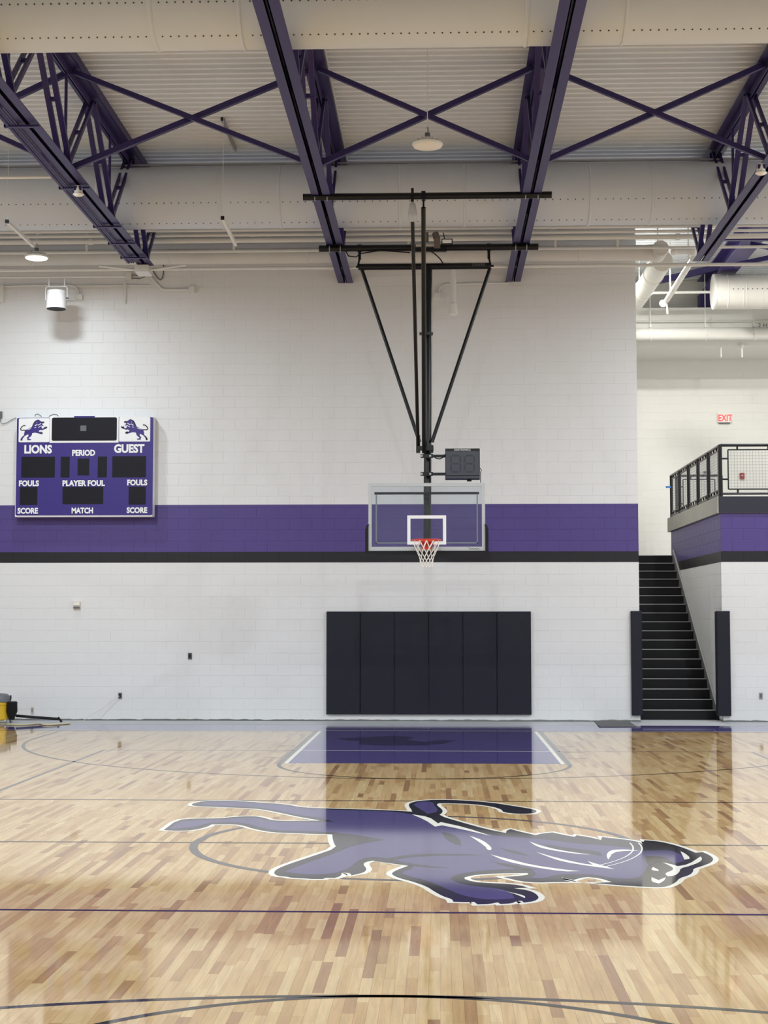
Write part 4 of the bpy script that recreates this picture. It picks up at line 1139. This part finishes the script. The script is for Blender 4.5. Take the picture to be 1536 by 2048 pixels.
# ------------------------------------------------------------------ railings
def rail(label, a, b, posts, ztop, zpanel0, zpanel1, zbot, base):
    """straight guard rail from a to b (xy); posts = fractions"""
    A, B = Vector(a + (0,)), Vector(b + (0,))
    d = (B-A).normalized(); Ln = (B-A).length
    t = thing('guard_rail', label, 'railing', (A.x, A.y, base), 'black gallery railings')
    at = lambda f, z: A + d*(f*Ln) + V(0,0,z)
    sd = V(0,0,1)
    MB().cyl(at(0, ztop), at(1, ztop), 0.026, 12).build('top_rail', M_BLACK, t, True)
    MB().cyl(at(0, zbot), at(1, zbot), 0.02, 10).build('bottom_rail', M_BLACK, t, True)
    for f in posts: MB().cyl(at(f, base), at(f, ztop), 0.034, 12).build('post', M_BLACK, t, True)
    e = 0.14/Ln
    for i in range(len(posts)-1):
        f0, f1 = posts[i] + e, posts[i+1] - e
        fr = MB()
        fr.bar(at(f0, zpanel1), at(f1, zpanel1), 0.022, 0.022, sd).bar(at(f0, zpanel0), at(f1, zpanel0), 0.022, 0.022, sd)
        fr.bar(at(f0, zpanel0), at(f0, zpanel1), 0.022, 0.022, d).bar(at(f1, zpanel0), at(f1, zpanel1), 0.022, 0.022, d)
        fo = fr.build('panel_frame', M_BLACK, t)
        wires = MB()
        ln = (f1-f0)*Ln
        nx = max(2, int(ln/0.055)); nz = int((zpanel1-zpanel0)/0.055)
        for k in range(1, nx): f = f0 + (f1-f0)*k/nx; wires.bar(at(f, zpanel0), at(f, zpanel1), 0.003, 0.003, d)
        for k in range(1, nz): z = zpanel0 + (zpanel1-zpanel0)*k/nz; wires.bar(at(f0, z), at(f1, z), 0.003, 0.003, sd)
        wo = wires.build('wire_mesh', M_GREY, fo); wo['kind'] = 'stuff'
        for f in (f0 + e*1.2, (f0+f1)/2, f1 - e*1.2):
            MB().bar(at(f, zpanel1), at(f, ztop), 0.03, 0.03, d).build('standoff', M_BLACK, t)
            MB().bar(at(f, zbot), at(f, zpanel0), 0.03, 0.03, d).build('standoff', M_BLACK, t)
        for z in (zpanel0 + 0.18, zpanel1 - 0.16):
            MB().bar(at(posts[i], z), at(f0, z), 0.03, 0.03, sd).build('standoff', M_BLACK, t)
    return t
zt_ = P(1440, 890, Y=WY).z
zb_ = P(1460, 987, Y=WY).z
zp0, zp1 = P(1460, 978, Y=WY).z, P(1460, 899, Y=WY).z
rail('black railing with wire mesh along the gallery front, above the purple stripe', (XC+0.02, WY+0.05), (XR, WY+0.05), [0, 0.33, 0.66, 1], zt_, zp0, zp1, zb_, Z_SLAB1)
rail('black railing climbing beside the stairs along the slab side', (XC+0.02, WY+0.12), (XC+0.02, YS-0.1), [0, 0.2, 0.4, 0.6, 0.8, 1], zt_, zp0, zp1, zb_, Z_SLAB1)
rail('black railing across the far end of the gallery', (XC+0.14, YS-0.05), (6.36, YS-0.08), [0, 1], zt_, zp0, zp1, zb_, Z_SLAB1)
tp = P(1337, 974, Y=YS-0.12)
tag(MB().box(tp + V(-0.06, -0.01, -0.02), tp + V(0.05, 0.0, 0.02)).build('tape_flag', M_BLUE), 'small blue tape on the far stair railing post', 'tape')

# ------------------------------------------------------------------ upper hall: exit sign, alarm, bulkhead, pipes
e = P(1449, 836, Y=YB-0.05)
t = thing('exit_sign', 'red lettered EXIT sign on the upper hall wall', 'exit sign', e - V(0,0,0.13))
MB().box(e + V(-0.155, -0.02, -0.105), e + V(0.155, 0.045, 0.115)).build('housing', M_LENSOFF, t)
text('EXIT', 0.16, e + V(0.015, -0.021, 0.0), t, M_EXIT, squash=0.72, bold=0.02, depth=0.003)
MB().box(e + V(-0.13, 0.0, -0.13), e + V(0.13, 0.045, -0.105)).build('base', M_GREY, t)
e = P(1484, 952, Y=YB-0.02)
t = thing('fire_alarm_pull', 'small red fire alarm on the upper hall wall behind wire mesh', 'fire alarm', e - V(0,0,0.08))
MB().box(e + V(-0.05, -0.04, -0.07), e + V(0.05, 0.018, 0.07)).build('case', M_RED, t)
MB().poly([e + V(-0.025, -0.042, 0.02), e + V(0.025, -0.042, 0.02), e + V(0, -0.042, -0.01)], (0,-1,0), 0.002).build('mark', M_WHITE, t)
e = P(1414, 944, Y=YB-0.02)
tag(MB().box(e + V(-0.08, -0.03, -0.02), e + V(0.08, 0.018, 0.015)).build('room_plate', M_GREY), 'dark blurred plate on the upper hall wall behind the side railing', 'plate')
zbk0, zbk1 = 7.95, P(1400, 615, Y=35.0).z
bulk = struct(MB().box((XO, 35.0, zbk0), (XR, YB, zbk1)).build('wall_bulkhead', M_WALLW), 'white bulkhead high in the upper hall')
MB().box((XO, 35.6, zbk1), (XR, YB, ZC+0.01)).build('upper_panel', M_WALLW, bulk)
text('2 H', 0.085, P(1525, 650.5, Y=35.0) + V(0, -0.001, 0), bulk, M_GREY, squash=1.15, depth=0.002)
zp = P(1400, 668, Y=34.6).z
t = thing('insulated_pipe', 'thick white insulated pipe under the bulkhead in the upper hall', 'pipe', (7, 34.6, zp-0.14))
MB().cyl((XO+0.01, 34.6, zp), (XR, 34.6, zp), 0.14, 24).build('tube', M_PIPE, t, True)
for q in (1301, 1411, 1508):
    xx = P(q, 668, Y=34.6).x
    MB().cyl((xx, 34.6, zp+0.14), (xx, 34.6, ZC), 0.012, 8).build('hanger_rod', M_PIPE, t)
    MB().lathe((xx-0.02, 34.6, zp), (1,0,0), [(0, 0.143), (0.0, 0.155), (0.04, 0.155), (0.04, 0.143)], 20).box((xx-0.02, 34.57, zp+0.13), (xx+0.02, 34.63, zp+0.22)).build('clevis', M_PIPE, t, True)
zc = P(1400, 642, Y=34.9).z
tag(MB().cyl((XO+0.01, 34.93, zc), (XR, 34.93, zc), 0.02, 10).build('thin_conduit', M_PIPE, smooth=True), 'thin white conduit along the bulkhead face', 'conduit')
for q, lab in ((1442, 'thin drop pipe with sprinkler head under the bulkhead, left one'), (1484, 'sprinkler escutcheon drop under the bulkhead, right one')):
    a = P(q, 690, Y=34.98)
    t = thing('sprinkler_drop', lab, 'sprinkler', a - V(0,0,0.3), 'sprinkler drops under the bulkhead')
    MB().cyl(a, a - V(0,0,0.28), 0.014 if q < 1460 else 0.02, 10).build('tube', M_PIPE, t, True)
    MB().lathe(a, (0,0,-1), [(0, 0.02 if q < 1460 else 0.06), (0.06, 0.02 if q < 1460 else 0.055), (0.08, 0.02)], 14).build('head', M_PIPE, t, True)
yd = 33.0
p = P(1427, 580, Y=yd); p.z -= 0.04
t = thing('hall_duct', 'white wrinkled round duct with open end cap in the upper hall', 'duct', (7.5, yd, p.z-0.37))
MB().cyl((p.x, yd, p.z), (XR-0.02, yd, p.z), 0.37, 36).build('duct_body', M_DUCTW, t, True)
MB().lathe((p.x-0.015, yd, p.z), (1,0,0), [(0, 0.36), (0.0, 0.375), (0.03, 0.378), (0.05, 0.37)], 36).build('end_cap', M_PIPE, t, True)
for dx in (0.25, 0.55, 0.62, 0.95, 1.3): MB().lathe((p.x+dx, yd, p.z), (1,0,0.06 if dx > .5 else 0), [(0, 0.369), (0.015, 0.378), (0.03, 0.369)], 36).build('wrinkle', M_DUCTW, t, True)
mb = MB()
x = p.x + 0.35
while x < XR - 0.2:
    c = V(x, yd - 0.37*math.cos(0.05), p.z - 0.37*math.sin(0.05)); mb.cyl(c, c + V(0,-0.006,0), 0.012, 6); x += 0.1
o = mb.build('nozzle_row', M_DOT, t); o['kind'] = 'stuff'
# purple roof beam of the upper hall
t = thing('roof_beam', 'purple steel roof beam running back into the upper hall', 'beam', (6.3, 29.5, 9.13))
MB().box((6.1, 28.6, 9.16), (6.5, 35.58, 9.185)).build('lower_flange', M_TRUSS, t)
MB().box((6.29, 28.6, 9.185), (6.31, 35.58, ZC-0.03)).build('web_plate', M_TRUSS, t)
MB().box((6.1, 28.6, ZC-0.03), (6.5, 35.58, ZC-0.004)).build('upper_flange', M_TRUSS, t)
MB().box((6.1, 35.2, zbk1+0.003), (6.5, 35.58, 9.16)).build('bearing_post', M_TRUSS, t)
a, b = P(1296, 566, Y=34.6), P(1468, 528, Y=33.9)
tag(MB().bar(a, b, 0.13, 0.1, (0,0,1)).build('tie_beam', M_TRUSS), 'short purple tie beam slanting left of the hall roof beam', 'beam')
a, b = P(1536, 465, Y=30.5), P(1445, 478, Y=30.5)
t = thing('hall_truss_chord', 'dark purple truss members beyond the rightmost truss, at the photo edge', 'beam', a)
MB().bar(P(1440,475,Y=29.2), P(1600,475,Y=29.2), 0.12, 0.1, (0,0,1)).build('chord', M_TRUSS, t)
MB().bar(P(1500,488,Y=30.2), P(1620,510,Y=30.2), 0.09, 0.08, (0,0,1)).build('web_member', M_TRUSS, t)
MB().bar(P(1470,530,Y=31.2), P(1620,498,Y=31.2), 0.09, 0.08, (0,0,1)).build('web_member', M_TRUSS, t)
# rain leaders along the hall
def ypipe(label, a, b, r, name='rain_leader', cat='pipe', extra=None):
    t = thing(name, label, cat, a, 'white leaders in the upper hall')
    MB().cyl(a, b, r, 20).build('tube', M_PIPE, t, True)
    for f in (0.15, 0.85):
        c = Vector(a).lerp(Vector(b), f); MB().cyl(c + V(0,0,r*0.9), V(c.x, c.y, ZC), 0.012, 8).build('hanger_rod', M_PIPE, t)
    for f in (0.3, 0.7):
        c = Vector(a).lerp(Vector(b), f); d = (Vector(b)-Vector(a)).normalized()
        MB().cyl(c - d*0.03, c + d*0.03, r*1.06, 20).build('coupling', M_PIPE, t, True)
    return t
za = P(1318, 535, Y=29.0); zb2 = P(1270, 610, Y=33.2); 
ypipe('thick white pipe running back from the capped elbow into the upper hall', P(1325, 522, Y=28.3), P(1272, 602, Y=33.0), 0.19)
tt = ypipe('slimmer white pipe with valve running back beside the rightmost truss', P(1386, 518, Y=28.0), P(1334, 600, Y=32.4), 0.055)
vv = P(1326, 607, Y=32.5)
MB().lathe(vv, (0,-1,0), [(-0.06, 0.03), (-0.04, 0.075), (0.02, 0.075), (0.05, 0.03)], 18).build('valve', M_PIPE, tt, True)
MB().cyl(vv + V(0.08,0,0), vv + V(0.09, 0, -0.22), 0.018, 8).build('valve_lever', M_PIPE, tt)
a, b = P(1290, 586, Y=33.4), P(1424, 584, Y=33.4)
tag(MB().cyl(a, b, 0.03, 12).build('branch_pipe', M_PIPE, smooth=True), 'thin white branch pipe between the hall leader and the duct', 'pipe')
a, b = P(1345, 503, Y=27.6), P(1385, 503, Y=27.6)
t = thing('branch_pipe', 'short white pipe with fittings beside the capped elbow', 'pipe', a)
MB().cyl(a, b, 0.045, 14).build('tube', M_PIPE, t, True)
MB().lathe(a - V(0.02,0,0), (1,0,0), [(0, 0.06), (0.06, 0.07), (0.1, 0.05)], 14).build('fitting', M_PIPE, t, True)
MB().lathe(b - V(0.06,0,0), (1,0,0), [(0, 0.05), (0.04, 0.075), (0.1, 0.075), (0.14, 0.04)], 14).build('fitting', M_PIPE, t, True)

# ------------------------------------------------------------------ small wall devices
def plate(name, label, cat, x, y, wpx, hpx, m, d=0.03, inner=None):
    c = P(x, y, Y=WY)
    k = WY / F
    t = thing(name, label, cat, c - V(0, 0, hpx*k/2))
    MB().box((c.x-wpx*k/2, WY-d, c.z-hpx*k/2), (c.x+wpx*k/2, WY-0.001, c.z+hpx*k/2)).build('plate', m, t)
    if inner: MB().box((c.x-wpx*k*0.25, WY-d-0.008, c.z-hpx*k*0.3), (c.x+wpx*k*0.25, WY-d, c.z+hpx*k*0.3)).build('face', inner, t)
    return t, c
plate('wall_outlet', 'dark outlet with a cord plugged in, left above the cord', 'outlet', 240.5, 1391, 6.5, 11, M_GREY, 0.03, M_RUBBER)
plate('wall_outlet', 'dark grey outlet left of the wall pads', 'outlet', 380, 1312, 7.5, 12.5, M_GREY, 0.02, M_RUBBER)
plate('wall_outlet', 'grey outlet right of the right corner pad', 'outlet', 1521.5, 1391.5, 6.5, 12, M_STEEL, 0.02, M_GREY)
plate('wall_outlet', 'pale outlet low on the wall beside the yellow vacuum', 'outlet', 65, 1420, 6, 14, M_BEIGE, 0.02, M_STEEL)
t, c = plate('horn_strobe', 'beige fire horn strobe on the wall below the scoreboard', 'alarm', 154.5, 1210, 14, 14, M_BEIGE, 0.05)
MB().box((c.x-0.055, WY-0.08, c.z-0.01), (c.x+0.055, WY-0.05, c.z+0.045)).build('strobe_lens', M_LENSOFF, t)
MB().box((c.x-0.06, WY-0.06, c.z-0.06), (c.x+0.06, WY-0.05, c.z-0.035)).build('horn_slot', M_GREY, t)

# ------------------------------------------------------------------ floor mat, vacuum, cord
q = [P(1184, 1440.5, Z=0), P(1252, 1441, Z=0), P(1273, 1454, Z=0), P(1199, 1454.5, Z=0)]
t = thing('floor_mat', 'grey floor mat lying by the wall left of the stairs', 'mat', (q[0].x, q[0].y, 0))
MB().poly([V(p.x, min(p.y, WY-0.05), 0.014) for p in q], (0,0,1), 0.0135).build('mat_sheet', M_MAT, t)
# vacuum
vx, vy = P(2, 1440, Y=27.55).x, 27.55
t = thing('shop_vacuum', 'yellow and black shop vacuum by the wall at the left photo edge', 'vacuum', (vx, vy, 0))
MB().lathe((vx-0.08, vy, 0.05), (0,0,1), [(0, 0.19), (0.02, 0.21), (0.27, 0.215), (0.275, 0.225), (0.31, 0.225), (0.32, 0.2)], 28).build('tank', M_YELLOW, t, True)
MB().lathe((vx-0.02, vy, 0.37), (0,0,1), [(0, 0.19), (0.05, 0.185), (0.1, 0.17), (0.14, 0.12), (0.15, 0.05)], 24).build('motor_head', M_GREY, t, True)
MB().tube([V(vx+0.18, vy-0.05, 0.4), V(vx+0.185, vy-0.05, 0.45), V(vx+0.18, vy-0.05, 0.49)], 0.012, 6).build('switch_handle', M_RUBBER, t)
MB().lathe((vx+0.2, vy-0.04, 0.06), (0,0,1), [(0, 0.05), (0.03, 0.055), (0.15, 0.1), (0.28, 0.095), (0.3, 0.1), (0.32, 0.08)], 20).build('filter_canister', M_RUBBER, t, True)
for dx, dy in ((0.13, -0.16), (-0.2, -0.16), (0.13, 0.16), (-0.2, 0.16)):
    MB().cyl((vx+dx-0.015, vy+dy, 0.04), (vx+dx+0.015, vy+dy, 0.04), 0.04, 14).build('caster', M_STEEL, t, True)
a = P(32, 1431.5, Y=27.75); b = P(117, 1438, Y=27.75); b.z = max(b.z, 0.05)
MB().cyl(a, b, 0.024, 12).build('wand', M_RUBBER, t, True)
MB().bar(b + V(-0.01, 0, 0.03), b + V(0.06, 0, -b.z + 0.005), 0.05, 0.03, (0,1,0)).build('wand_nozzle', M_RUBBER, t)
fl = lambda x, y: P(x, y, Z=0.012)
def catmull(pts, n=5):
    out = []
    for i in range(len(pts)-1):
        p0, p1, p2, p3 = pts[max(i-1,0)], pts[i], pts[i+1], pts[min(i+2, len(pts)-1)]
        for k in range(n):
            s = k/n
            out.append(0.5*((2*p1) + (p2-p0)*s + (2*p0-5*p1+4*p2-p3)*s*s + (3*p1-p0-3*p2+p3)*s**3))
    return out + [pts[-1]]
def cord(name, pts, r, m, label):
    for p in pts: p.y = min(p.y, 28.25)
    cp = catmull(pts)
    for p in cp: p.z = max(p.z, r + 0.001)
    return tag(MB().tube(cp, r, 6).build(name, m, smooth=True), label, 'cord')
cord('extension_cord', [fl(-20, 1447), fl(10, 1448.5), fl(40, 1449.5), fl(60, 1448.5), fl(78, 1447), fl(90, 1449.8), fl(110, 1449), fl(140, 1446.8)], 0.011, M_CORD,
     'pale yellow extension cord lying on the floor in front of the vacuum')
cord('power_cord', [fl(80, 1447), fl(105, 1447), fl(135, 1445), fl(158, 1442), V(P(167,1440,Y=28.0).x, 28.0, 0.02), P(180, 1431, Y=28.1), P(200, 1420, Y=28.17), P(215, 1409, Y=28.2), P(228, 1399, Y=28.23), P(239, 1392, Y=28.25)], 0.005, M_BEIGE,
     'thin pale cord rising from the floor to the outlet at left')
